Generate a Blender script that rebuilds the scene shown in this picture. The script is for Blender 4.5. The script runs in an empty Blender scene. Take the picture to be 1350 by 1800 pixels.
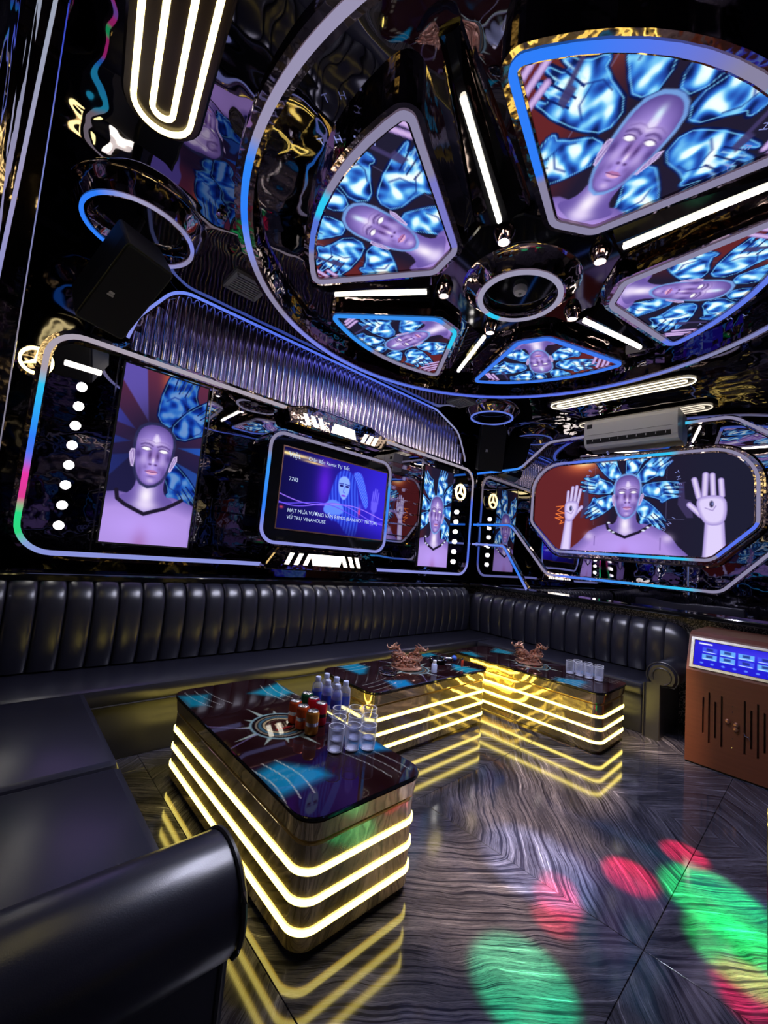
import bpy, bmesh, math, random
import numpy as np
from mathutils import Vector, Matrix

random.seed(7)
S = bpy.context.scene
COL = S.collection
PI = math.pi

# ------------------------------------------------------------------ camera, world, exposure
cam = bpy.data.objects.new('camera', bpy.data.cameras.new('camera'))
COL.objects.link(cam)
yaw, pitch, roll = (math.radians(a) for a in (47.2456, 5.5473, 5.2676))
fw = Vector((math.cos(pitch) * math.cos(yaw), math.cos(pitch) * math.sin(yaw), math.sin(pitch)))
rt = Vector((math.sin(yaw), -math.cos(yaw), 0)); up = rt.cross(fw)
rt2 = math.cos(roll) * rt + math.sin(roll) * up
up2 = -math.sin(roll) * rt + math.cos(roll) * up
m = Matrix((rt2, up2, -fw)).transposed().to_4x4(); m.translation = (0, 0, 1.4)
cam.matrix_world = m
cam.data.sensor_fit = 'HORIZONTAL'; cam.data.sensor_width = 36
cam.data.lens = 36 * 729.13 / 1350; cam.data.clip_start = 0.02
S.camera = cam
S.view_settings.view_transform = 'Standard'; S.view_settings.look = 'None'
S.view_settings.gamma = 1; S.view_settings.exposure = 0.0; S.view_settings.use_curve_mapping = False
S.cycles.max_bounces = 8; S.cycles.glossy_bounces = 5; S.cycles.transmission_bounces = 8
S.cycles.transparent_max_bounces = 12; S.cycles.diffuse_bounces = 3
S.cycles.sample_clamp_indirect = 6; S.cycles.caustics_reflective = True; S.cycles.caustics_refractive = False
S.cycles.use_denoising = True
W = bpy.data.worlds.new('world'); S.world = W; W.use_nodes = True
W.node_tree.nodes['Background'].inputs[0].default_value = (0.02, 0.02, 0.03, 1)
W.node_tree.nodes['Background'].inputs[1].default_value = 0.3


def spot(name, loc, target, color, energy, angle, blend=0.3, size=0.02):
    l = bpy.data.lights.new(name, 'SPOT'); l.color = color; l.energy = energy
    l.spot_size = math.radians(angle); l.spot_blend = blend; l.shadow_soft_size = size
    o = bpy.data.objects.new(name, l); COL.objects.link(o); o.location = loc
    o.rotation_euler = (Vector(target) - Vector(loc)).to_track_quat('-Z', 'Y').to_euler()
    return o


# unseen party effect lamps behind the photographer and over the floor; warm spots added
spot('floor_pool_spot', (0.9, -0.6, 3.3), (1.50, 0.72, 0), (0.0, 1.0, 0.3), 5200, 6, 0.5)
spot('floor_pool_spot', (0.9, -0.6, 3.3), (1.95, 0.80, 0), (1.0, 0.0, 0.05), 8000, 3.2, 0.5)
spot('floor_pool_spot', (0.9, -0.6, 3.3), (2.03, 0.83, 0), (1.0, 0.0, 0.05), 7000, 2.6, 0.5)
spot('floor_pool_spot', (0.9, -0.6, 3.3), (1.84, 0.77, 0), (1.0, 0.0, 0.05), 6000, 2.8, 0.6)
spot('floor_pool_spot', (3.75, 1.25, 3.3), (2.38, 0.65, 0), (1.0, 0.0, 0.06), 8500, 4, 0.5)
spot('floor_pool_spot', (3.75, 1.25, 3.3), (2.80, 0.52, 0), (1.0, 0.0, 0.06), 8500, 3.6, 0.5)
spot('floor_pool_spot', (3.75, 1.25, 3.3), (2.55, 0.36, 0), (0.0, 1.0, 0.15), 9000, 7, 0.5)
spot('floor_pool_spot', (3.75, 1.25, 3.3), (2.30, 0.24, 0), (0.0, 1.0, 0.1), 9000, 6, 0.5)
spot('floor_pool_spot', (3.75, 1.25, 3.3), (2.12, 0.17, 0), (1.0, 0.0, 0.08), 8000, 4.5, 0.5)
spot('floor_pool_spot', (1.4, -1.0, 3.3), (2.08, 0.96, 0), (0.6, 0.70, 1.0), 3800, 8, 0.6)
spot('floor_pool_spot', (2.9, 0.9, 3.2), (2.95, 1.22, 0), (1.0, 0.70, 0.42), 1500, 16, 1.0)  # from here on: warm spots added only to lay beige patches on the floor
spot('floor_pool_spot', (3.2, 0.8, 3.2), (4.22, 0.98, 0), (1.0, 0.70, 0.42), 1300, 14, 1.0)
spot('floor_pool_spot', (2.3, 1.2, 3.2), (1.72, 1.00, 0), (1.0, 0.70, 0.42), 1500, 16, 1.0)
spot('floor_pool_spot', (2.3, 1.2, 3.2), (2.3, 1.15, 0), (1.0, 0.70, 0.42), 1500, 17, 1.0)

# ------------------------------------------------------------------ dimensions
XC, XB, YA, YD, ZC, ZS = -0.12, 5.22, 3.66, -1.6, 3.5, 3.40      # ZS: lower ceiling round the wheel's recess
WC = Vector((2.58, 1.54))            # centre of the ceiling wheel

# ------------------------------------------------------------------ materials


def lin(c):
    c = np.asarray(c, float) / 255.0
    return np.where(c <= 0.04045, c / 12.92, ((c + 0.055) / 1.055) ** 2.4)


def L(r, g, b):
    return tuple(float(v) for v in lin((r, g, b)))


def new_mat(name):
    mt = bpy.data.materials.new(name); mt.use_nodes = True
    nt = mt.node_tree
    return mt, nt, nt.nodes, nt.links


def mat(name, base, metal=0.0, rough=0.4, ior=1.5, coat=0.0, trans=0.0, wave=None, grain=None, spec=0.5, attr=False):
    """wave = (noise scale, bump strength, distance): the slow ripple of stretched film and thin sheet; grain = (scale, amount)"""
    mt, nt, N, K = new_mat(name)
    b = N['Principled BSDF']
    b.inputs['Base Color'].default_value = (*base, 1); b.inputs['Metallic'].default_value = metal
    b.inputs['Roughness'].default_value = rough; b.inputs['IOR'].default_value = ior
    b.inputs['Coat Weight'].default_value = coat; b.inputs['Coat Roughness'].default_value = 0.03
    b.inputs['Transmission Weight'].default_value = trans
    b.inputs['Specular IOR Level'].default_value = spec
    g = N.new('ShaderNodeNewGeometry')
    if wave:
        n = N.new('ShaderNodeTexNoise'); n.inputs['Scale'].default_value = wave[0]; n.inputs['Detail'].default_value = 1.5
        K.new(g.outputs['Position'], n.inputs['Vector'])
        bp = N.new('ShaderNodeBump'); bp.inputs['Strength'].default_value = wave[1]; bp.inputs['Distance'].default_value = wave[2]
        K.new(n.outputs['Fac'], bp.inputs['Height']); K.new(bp.outputs['Normal'], b.inputs['Normal'])
    if grain:
        n = N.new('ShaderNodeTexNoise'); n.inputs['Scale'].default_value = grain[0]; n.inputs['Detail'].default_value = 4
        K.new(g.outputs['Position'], n.inputs['Vector'])
        mx = N.new('ShaderNodeMix'); mx.data_type = 'RGBA'
        mx.inputs['A'].default_value = (*[c * (1 - grain[1]) for c in base], 1)
        mx.inputs['B'].default_value = (*[min(1, c * (1 + grain[1])) for c in base], 1)
        K.new(n.outputs['Fac'], mx.inputs['Factor']); K.new(mx.outputs['Result'], b.inputs['Base Color'])
    if attr:
        a = N.new('ShaderNodeAttribute'); a.attribute_name = 'col'
        K.new(a.outputs['Color'], b.inputs['Base Color'])
    return mt


def emit(name, color=None, strength=1.0, sampling=None):
    mt, nt, N, K = new_mat(name)
    N.remove(N['Principled BSDF'])
    e = N.new('ShaderNodeEmission'); e.inputs['Strength'].default_value = strength
    if color is None:
        a = N.new('ShaderNodeAttribute'); a.attribute_name = 'col'; K.new(a.outputs['Color'], e.inputs['Color'])
    else:
        e.inputs['Color'].default_value = (*color, 1)
    K.new(e.outputs[0], N['Material Output'].inputs['Surface'])
    if sampling: mt.cycles.emission_sampling = sampling
    return mt


M = {}
M['film'] = mat('black_mirror_film', (0.30, 0.28, 0.30), metal=1, rough=0.02, wave=(2.2, 0.5, 0.05))
M['wallgloss'] = mat('black_gloss_wall', (0.10, 0.095, 0.11), metal=1, rough=0.04, wave=(3.0, 0.4, 0.03))
M['mirror'] = mat('smoked_mirror', (0.30, 0.29, 0.33), metal=1, rough=0.015, wave=(3.2, 0.22, 0.03))
M['mirrorflat'] = mat('smoked_mirror_flat', (0.42, 0.41, 0.45), metal=1, rough=0.012, wave=(1.6, 0.12, 0.03))
M['rose'] = mat('dark_rose_chrome', (0.42, 0.33, 0.32), metal=1, rough=0.06, wave=(14, 0.25, 0.01))
M['chrome'] = mat('chrome', (0.7, 0.68, 0.68), metal=1, rough=0.08)
M['flute'] = mat('fluted_chrome', (0.78, 0.70, 0.90), metal=1, rough=0.13, wave=(3, 0.07, 0.02))
M['black'] = mat('black_plastic', (0.012, 0.012, 0.014), rough=0.45)
M['blackgloss'] = mat('black_piano_gloss', (0.005, 0.005, 0.006), rough=0.05, ior=1.6)
M['grille'] = mat('speaker_cloth', (0.008, 0.008, 0.011), rough=0.85)
M['leather'] = mat('black_leather', (0.014, 0.014, 0.024), rough=0.29, spec=0.8, ior=1.5, wave=(420, 0.08, 0.002), grain=(5, 0.25))
M['piping'] = mat('leather_piping', (0.03, 0.028, 0.03), rough=0.3)
M['white'] = mat('white_plastic', (0.88, 0.87, 0.90), rough=0.35)
M['lampbase'] = mat('dark_lamp_plate', (0.025, 0.017, 0.014), metal=0.5, rough=0.25)
M['greyv'] = mat('grey_vent_plastic', (0.30, 0.30, 0.33), rough=0.5)
M['sparkle'] = mat('black_sparkle_stone', (0.02, 0.02, 0.022), rough=0.25)
M['glass'] = mat('clear_glass', (0.97, 0.98, 1.0), rough=0.0, ior=1.45, trans=1)
M['water'] = mat('bottled_water', (0.80, 0.88, 1.0), rough=0.05, ior=1.25, trans=0.72)
M['bluelabel'] = mat('blue_bottle_label', L(40, 70, 190), rough=0.4)
M['cap'] = mat('pale_bottle_cap', L(190, 200, 235), rough=0.4)
M['alu'] = mat('can_aluminium', (0.75, 0.75, 0.76), metal=1, rough=0.25)
M['can_red'] = mat('red_can_print', L(190, 25, 50), metal=0.5, rough=0.3)
M['can_orange'] = mat('orange_can_print', L(205, 80, 30), metal=0.5, rough=0.3)
M['can_amber'] = mat('amber_can_print', L(180, 110, 35), metal=0.5, rough=0.3)
M['can_green'] = mat('green_can_print', L(15, 90, 55), metal=0.5, rough=0.3)
M['bronze'] = mat('bronze_figurine', L(215, 165, 140), metal=0.75, rough=0.26)
M['rim'] = mat('glass_rim', (0.85, 0.86, 0.95), rough=0.08, spec=1.0)
M['top'] = mat('printed_glass_top', (0.05, 0.02, 0.02), rough=0.03, ior=1.45, spec=0.3, attr=True)
M['gloss_print'] = mat('print', (0.05, 0.02, 0.02), rough=0.3, attr=True)
M['brass'] = mat('brass_knob', L(190, 140, 120), metal=0.9, rough=0.3)
M['orangeplastic'] = mat('orange_lighter_plastic', L(225, 70, 40), rough=0.35)
M['blueplastic'] = mat('blue_lighter_plastic', L(60, 100, 200), rough=0.3)
M['led'] = emit('led_strip', None, 0.95)
M['warm'] = emit('warm_neon', (1.0, 0.83, 0.34), 5.0)
M['pale'] = emit('pale_neon', (1.0, 0.88, 0.64), 2.6)
M['table_led'] = emit('table_led', (1.0, 0.80, 0.17), 7.5)
M['cool'] = emit('white_tube', (1.0, 0.92, 0.76), 16.0)
M['bulb'] = emit('white_bulb', (1.0, 0.96, 0.90), 9.0)
M['panel'] = emit('light_panel', (1.0, 0.93, 0.78), 5.0)
M['screen'] = emit('led_screen', None, 1.05, 'NONE')
M['kiosk'] = emit('touch_screen', None, 1.1, 'NONE')
M['letter'] = emit('screen_lettering', L(150, 160, 235), 0.8)
M['letterw'] = emit('screen_title', L(205, 225, 255), 1.0)
M['logo'] = mat('pale_logo', L(190, 190, 200), rough=0.4)


def two_lobe_metal(name, base, r1, r2, fac, wave):
    """polished tinted sheet: a sharp reflection over a soft sheen"""
    mt = mat(name, base, metal=1, rough=r1, wave=wave); N, K = mt.node_tree.nodes, mt.node_tree.links
    b = N['Principled BSDF']; c = N.new('ShaderNodeBsdfPrincipled')
    c.inputs['Base Color'].default_value = (*base, 1); c.inputs['Metallic'].default_value = 1; c.inputs['Roughness'].default_value = r2
    mx = N.new('ShaderNodeMixShader'); mx.inputs[0].default_value = fac
    K.new(b.outputs[0], mx.inputs[1]); K.new(c.outputs[0], mx.inputs[2]); K.new(mx.outputs[0], N['Material Output'].inputs['Surface'])
    return mt


def thin_glass(name, tint, edge, body=0.03):
    """clear thin-walled vessel: see-through face on, pale and shiny towards the rims"""
    mt, nt, N, K = new_mat(name)
    b = N['Principled BSDF']; b.inputs['Base Color'].default_value = (*edge, 1); b.inputs['Roughness'].default_value = 0.05
    t = N.new('ShaderNodeBsdfTransparent'); t.inputs[0].default_value = (*tint, 1)
    lw = N.new('ShaderNodeLayerWeight'); lw.inputs['Blend'].default_value = 0.22
    mr = N.new('ShaderNodeMapRange'); mr.inputs['To Min'].default_value = body; mr.inputs['To Max'].default_value = 0.9
    K.new(lw.outputs['Facing'], mr.inputs['Value'])
    mx = N.new('ShaderNodeMixShader'); K.new(mr.outputs[0], mx.inputs[0]); K.new(t.outputs[0], mx.inputs[1]); K.new(b.outputs[0], mx.inputs[2])
    K.new(mx.outputs[0], N['Material Output'].inputs['Surface']); return mt


def wood_mat():
    mt, nt, N, K = new_mat('brown_veneer')
    b = N['Principled BSDF']; b.inputs['Roughness'].default_value = 0.38
    g = N.new('ShaderNodeNewGeometry'); mp = N.new('ShaderNodeMapping'); mp.inputs['Scale'].default_value = (3, 3, 40)
    K.new(g.outputs['Position'], mp.inputs['Vector'])
    n = N.new('ShaderNodeTexNoise'); n.inputs['Scale'].default_value = 1.5; n.inputs['Detail'].default_value = 6
    K.new(mp.outputs[0], n.inputs['Vector'])
    r = N.new('ShaderNodeValToRGB'); r.color_ramp.elements[0].color = (*L(80, 42, 29), 1); r.color_ramp.elements[1].color = (*L(102, 57, 40), 1)
    K.new(n.outputs['Fac'], r.inputs[0]); K.new(r.outputs[0], b.inputs['Base Color'])
    return mt


def marble_mat():
    """book-matched dark marble: the strata fold at every tile joint, so rings close around the corners"""
    mt, nt, N, K = new_mat('bookmatched_marble')
    b = N['Principled BSDF']; b.inputs['Roughness'].default_value = 0.09; b.inputs['IOR'].default_value = 1.5
    g = N.new('ShaderNodeNewGeometry'); sp = N.new('ShaderNodeSeparateXYZ')
    K.new(g.outputs['Position'], sp.inputs[0])

    def mth(op, a, c=None):
        n = N.new('ShaderNodeMath'); n.operation = op
        for i, v in enumerate((a, c)):
            if v is None: continue
            if isinstance(v, (int, float)): n.inputs[i].default_value = v
            else: K.new(v, n.inputs[i])
        return n.outputs[0]
    u = mth('PINGPONG', mth('ADD', mth('SUBTRACT', sp.outputs[0], 3.14), 23.0), 1.15)
    v = mth('PINGPONG', mth('ADD', mth('SUBTRACT', sp.outputs[1], 0.49), 23.0), 1.15)
    cb = N.new('ShaderNodeCombineXYZ'); K.new(u, cb.inputs[0]); K.new(v, cb.inputs[1])
    wn = N.new('ShaderNodeTexNoise'); wn.inputs['Scale'].default_value = 2.2; wn.inputs['Detail'].default_value = 2.5
    K.new(cb.outputs[0], wn.inputs['Vector'])
    warp = mth('MULTIPLY', mth('SUBTRACT', wn.outputs['Fac'], 0.5), 0.20)
    st = mth('ADD', mth('ADD', mth('MULTIPLY', u, 0.82), v), warp)
    al = mth('SUBTRACT', u, v)
    cv = N.new('ShaderNodeCombineXYZ')
    K.new(mth('MULTIPLY', st, 40.0), cv.inputs[0]); K.new(mth('MULTIPLY', al, 0.7), cv.inputs[1])
    n1 = N.new('ShaderNodeTexNoise'); n1.inputs['Scale'].default_value = 1.1; n1.inputs['Detail'].default_value = 7; n1.inputs['Roughness'].default_value = 0.72
    K.new(cv.outputs[0], n1.inputs['Vector'])
    r = N.new('ShaderNodeValToRGB'); e = r.color_ramp.elements
    e[0].position = 0.33; e[0].color = (*L(16, 16, 24), 1); e[1].position = 0.74; e[1].color = (*L(205, 202, 215), 1)
    for pos, c in ((0.44, (30, 30, 42)), (0.495, (76, 75, 88)), (0.525, (32, 32, 44)), (0.575, (98, 96, 110)), (0.605, (42, 42, 54)), (0.66, (138, 136, 152))):
        x = e.new(pos); x.color = (*L(*c), 1)
    # broad patches where the veins thin out or crowd together
    cv2 = N.new('ShaderNodeCombineXYZ'); K.new(mth('MULTIPLY', st, 5.5), cv2.inputs[0]); K.new(mth('MULTIPLY', al, 1.6), cv2.inputs[1])
    n2 = N.new('ShaderNodeTexNoise'); n2.inputs['Scale'].default_value = 1.0; n2.inputs['Detail'].default_value = 4
    K.new(cv2.outputs[0], n2.inputs['Vector'])
    r2 = N.new('ShaderNodeValToRGB'); r2.color_ramp.elements[0].position = 0.36; r2.color_ramp.elements[1].position = 0.62
    r2.color_ramp.elements[0].color = (0.34, 0.34, 0.34, 1)
    K.new(n2.outputs['Fac'], r2.inputs[0])
    mx = N.new('ShaderNodeMix'); mx.data_type = 'RGBA'; mx.inputs['A'].default_value = (*L(24, 24, 34), 1)
    K.new(r2.outputs[0], mx.inputs['Factor']); K.new(r.outputs[0], mx.inputs['B'])
    K.new(n1.outputs['Fac'], r.inputs[0]); K.new(mx.outputs['Result'], b.inputs['Base Color'])
    return mt


def sparkle_mat():
    mt, nt, N, K = new_mat('black_sparkle_cladding')
    b = N['Principled BSDF']; b.inputs['Roughness'].default_value = 0.3
    g = N.new('ShaderNodeNewGeometry'); v = N.new('ShaderNodeTexVoronoi'); v.inputs['Scale'].default_value = 130
    K.new(g.outputs['Position'], v.inputs['Vector'])
    r = N.new('ShaderNodeValToRGB'); r.color_ramp.elements[0].position = 0.62; r.color_ramp.elements[0].color = (0.008, 0.008, 0.009, 1)
    r.color_ramp.elements[1].position = 0.8; r.color_ramp.elements[1].color = (0.55, 0.5, 0.46, 1)
    sx = N.new('ShaderNodeSeparateColor'); K.new(v.outputs['Color'], sx.inputs[0]); K.new(sx.outputs[0], r.inputs[0])
    K.new(r.outputs[0], b.inputs['Base Color'])
    return mt


M['tumbler'] = thin_glass('clear_tumbler', (.93, .94, .98), (.9, .9, 1.0), 0.06); M['water'] = thin_glass('clear_bottle', (.80, .85, 1.0), (.75, .78, 1.0), 0.16)
M['gold'] = two_lobe_metal('gold_tinted_steel', (0.82, 0.66, 0.36), 0.06, 0.40, 0.20, (7, 0.18, 0.015)); M['wood'] = wood_mat(); M['marble'] = marble_mat(); M['sparkle'] = sparkle_mat()

# ------------------------------------------------------------------ object helpers


def root(name, label, cat, loc=(0, 0, 0), group=None):
    o = bpy.data.objects.new(name, None); o.empty_display_size = 0.05; COL.objects.link(o)
    o.location = loc; o['label'] = label; o['category'] = cat; o['org'] = list(loc)
    if group: o['group'] = group
    return o


def org(o):
    return Vector(o['org']) if o is not None and 'org' in o else Vector((0, 0, 0))


class MB:
    def __init__(s): s.v = []; s.f = []; s.c = []

    def add(s, vs, fs, cols=None):
        b = len(s.v); s.v += [tuple(v) for v in vs]; s.f += [tuple(i + b for i in f) for f in fs]
        s.c += list(cols) if cols is not None else [(1, 1, 1)] * len(vs)
        return s

    def loft(s, rings, closed=True, cap0=True, cap1=True, cols=None, loop=False):
        n = len(rings[0]); vs = [p for r in rings for p in r]; fs = []
        R = len(rings)
        for i in range(R if loop else R - 1):
            a, b2 = i * n, ((i + 1) % R) * n
            for j in range(n if closed else n - 1):
                k = (j + 1) % n; fs.append((a + j, a + k, b2 + k, b2 + j))
        if cap0 and not loop: fs.append(tuple(range(n))[::-1])
        if cap1 and not loop: fs.append(tuple((R - 1) * n + j for j in range(n)))
        return s.add(vs, fs, cols)

    def tube(s, path, r, n=8, closed=False, cols=None, taper=None):
        P = [Vector(p) for p in path]; R = []; cc = []
        for i, p in enumerate(P):
            a = P[i - 1] if (i or closed) else p; b2 = P[(i + 1) % len(P)] if (i < len(P) - 1 or closed) else p
            t = (b2 - a).normalized()
            ref = Vector((0, 0, 1)) if abs(t.z) < 0.9 else Vector((1, 0, 0))
            x = t.cross(ref).normalized(); y = t.cross(x)
            rr = r * (taper(i / (len(P) - 1)) if taper else 1)
            R.append([p + rr * (math.cos(2 * PI * k / n) * x + math.sin(2 * PI * k / n) * y) for k in range(n)])
            if cols is not None: cc += [cols[i]] * n
        return s.loft(R, cols=cc if cols is not None else None, loop=closed)

    def lathe(s, prof, n=24, o=(0, 0, 0), ex=(1, 0, 0), ey=(0, 1, 0), ez=(0, 0, 1), caps=True):
        o, ex, ey, ez = (Vector(q) for q in (o, ex, ey, ez))
        R = [[o + r * (math.cos(2 * PI * k / n) * ex + math.sin(2 * PI * k / n) * ey) + z * ez for k in range(n)] for r, z in prof]
        return s.loft(R, cap0=caps, cap1=caps)

    def box(s, lo, hi, b=0.0):
        (x0, y0, z0), (x1, y1, z1) = lo, hi
        if b <= 0:
            vs = [(x0, y0, z0), (x1, y0, z0), (x1, y1, z0), (x0, y1, z0), (x0, y0, z1), (x1, y0, z1), (x1, y1, z1), (x0, y1, z1)]
            return s.add(vs, [(3, 2, 1, 0), (4, 5, 6, 7), (0, 1, 5, 4), (1, 2, 6, 5), (2, 3, 7, 6), (3, 0, 4, 7)])
        rr = lambda i, z: [(x, y, z) for x, y in rrect((x0 + x1) / 2, (y0 + y1) / 2, x1 - x0 - 2 * i, y1 - y0 - 2 * i, max(b - i, 0.0005), 3)]
        return s.loft([rr(b, z0), rr(b * 0.3, z0 + b * 0.3), rr(0, z0 + b), rr(0, z1 - b), rr(b * 0.3, z1 - b * 0.3), rr(b, z1)])

    def ball(s, c, r, n=8, sc=(1, 1, 1)):
        c = Vector(c); R = []
        for i in range(1, n):
            a = PI * i / n
            R.append([c + Vector((r * sc[0] * math.sin(a) * math.cos(2 * PI * k / n), r * sc[1] * math.sin(a) * math.sin(2 * PI * k / n), r * sc[2] * math.cos(a))) for k in range(n)])
        return s.loft(R)

    def build(s, name, mt, parent=None, smooth=False, cols=False, fix=True, label=None):
        me = bpy.data.meshes.new(name)
        o0 = org(parent)
        me.from_pydata([(v[0] - o0.x, v[1] - o0.y, v[2] - o0.z) for v in s.v], [], s.f)
        me.materials.append(mt)
        if fix:
            bm = bmesh.new(); bm.from_mesh(me); bmesh.ops.recalc_face_normals(bm, faces=bm.faces); bm.to_mesh(me); bm.free()
        if cols:
            a = me.color_attributes.new('col', 'FLOAT_COLOR', 'POINT')
            d = np.ones((len(s.v), 4), np.float32); d[:, :3] = np.array(s.c, np.float32); a.data.foreach_set('color', d.ravel())
        if smooth:
            me.polygons.foreach_set('use_smooth', [True] * len(me.polygons))
            me.set_sharp_from_angle(angle=math.radians(35))
        me.update()
        o = bpy.data.objects.new(name, me); COL.objects.link(o)
        if parent is not None: o.parent = parent
        o['org'] = list(o0)
        if label: o['label'] = label
        return o


def structure(o, name=None):
    o['kind'] = 'structure'; return o


def dup(o, loc, rot=None, label=None, parent=None, group=None):
    c = o.copy(); COL.objects.link(c)
    if parent is not None: c.parent = parent
    else:
        c.location = loc
        if rot is not None: c.rotation_euler = rot
        if label: c['label'] = label
        if group: c['group'] = group
    for ch in o.children: dup(ch, None, parent=c)
    return c


def rrect(cx, cy, w, h, r, n=6):
    P = []; r = min(r, w / 2 - 1e-4, h / 2 - 1e-4)
    for sx, sy, a0 in ((1, 1, 0), (-1, 1, 90), (-1, -1, 180), (1, -1, 270)):
        for k in range(n + 1):
            a = math.radians(a0 + 90 * k / n)
            P.append((cx + sx * (w / 2 - r) + r * math.cos(a), cy + sy * (h / 2 - r) + r * math.sin(a)))
    return P


def rpoly(pts, rad, n=7, closed=True):
    """polygon / polyline with rounded corners"""
    out = []; N = len(pts)
    for i in range(N):
        p = Vector(pts[i])
        if not closed and i in (0, N - 1): out.append(tuple(p)); continue
        a = Vector(pts[i - 1]); b = Vector(pts[(i + 1) % N])
        r = rad[i] if isinstance(rad, (list, tuple)) else rad
        u = (a - p).normalized(); v = (b - p).normalized()
        ang = u.angle(v)
        if r < 1e-5 or ang > 3.12: out.append(tuple(p)); continue
        d = min(r / math.tan(ang / 2), (a - p).length * 0.49, (b - p).length * 0.49); rr = d * math.tan(ang / 2)
        c = p + (u + v).normalized() * (rr / math.sin(ang / 2))
        s0 = p + u * d - c; s1 = p + v * d - c
        tot = s0.angle(s1)
        ax = s0.normalized(); bx = (s1 - ax * s1.dot(ax)).normalized()
        for k in range(n + 1):
            t = tot * k / n; out.append(tuple(c + rr * (math.cos(t) * ax + math.sin(t) * bx)))
    return out


def resample(path, step, closed=True):
    P = [Vector(p) for p in path]; out = []
    for i in range(len(P) if closed else len(P) - 1):
        a, b = P[i], P[(i + 1) % len(P)]; k = max(1, int((b - a).length / step))
        for j in range(k): out.append(tuple(a.lerp(b, j / k)))
    if not closed: out.append(tuple(P[-1]))
    return out


def offset(path, d, closed=True):
    """positive d = to the left of the direction of travel"""
    P = [Vector(p) for p in path]; N = len(P); out = []
    for i in range(N):
        a = P[i - 1] if (i or closed) else P[i]; b = P[(i + 1) % N] if (i < N - 1 or closed) else P[i]
        u = (P[i] - a); v = (b - P[i])
        if u.length < 1e-7: u = v
        if v.length < 1e-7: v = u
        nu = Vector((-u.y, u.x)).normalized(); nv = Vector((-v.y, v.x)).normalized()
        nn = (nu + nv)
        nn = nn.normalized() if nn.length > 1e-6 else nu
        k = max(0.35, nn.dot(nu))
        out.append(tuple(P[i] + nn * d / k))
    return out


def mapA(y0):      # local (x, z, out) on the far wall
    return lambda p, d: (p[0], y0 - d, p[1])


def mapB(x0):      # local (y, z, out) on the right wall
    return lambda p, d: (x0 - d, p[0], p[1])


def mapC(x0):
    return lambda p, d: (x0 + d, p[0], p[1])


def mapZ(z0):      # hanging from the ceiling, out = down
    return lambda p, d: (p[0], p[1], z0 - d)


def mapU(z0):
    return lambda p, d: (p[0], p[1], z0 + d)


def band(path, wo, wi, d0, d1, F, closed=True, colf=None):
    """a flat strip of rectangular section that follows a path: from wo outside to wi inside, depth d0..d1"""
    mb = MB(); A = offset(path, -wo, closed); B = offset(path, wi, closed)
    rings = [[F(a, d0), F(a, d1), F(b, d1), F(b, d0)] for a, b in zip(A, B)]
    cols = [colf(p) for p in path for _ in range(4)] if colf else None
    mb.loft(rings, cols=cols, loop=closed)
    return mb


def slab(path, loops, F):
    """loops = [(inset, depth)...]"""
    mb = MB(); mb.loft([[F(p, d) for p in offset(path, i)] for i, d in loops]); return mb


GREY = (0.26, 0.24, 0.38); LAV = (0.27, 0.29, 0.74); BLUE = (0.03, 0.22, 1.0); CYAN = (0.03, 0.62, 0.95); BLUE2 = (0.10, 0.18, 0.9)


def mixc(a, b, t):
    t = min(1, max(0, t)); return tuple(x + (y - x) * t for x, y in zip(a, b))


def grad(stops, v):
    for (v0, c0), (v1, c1) in zip(stops, stops[1:]):
        if v <= v1: return mixc(c0, c1, (v - v0) / max(1e-6, v1 - v0))
    return stops[-1][1]


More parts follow.
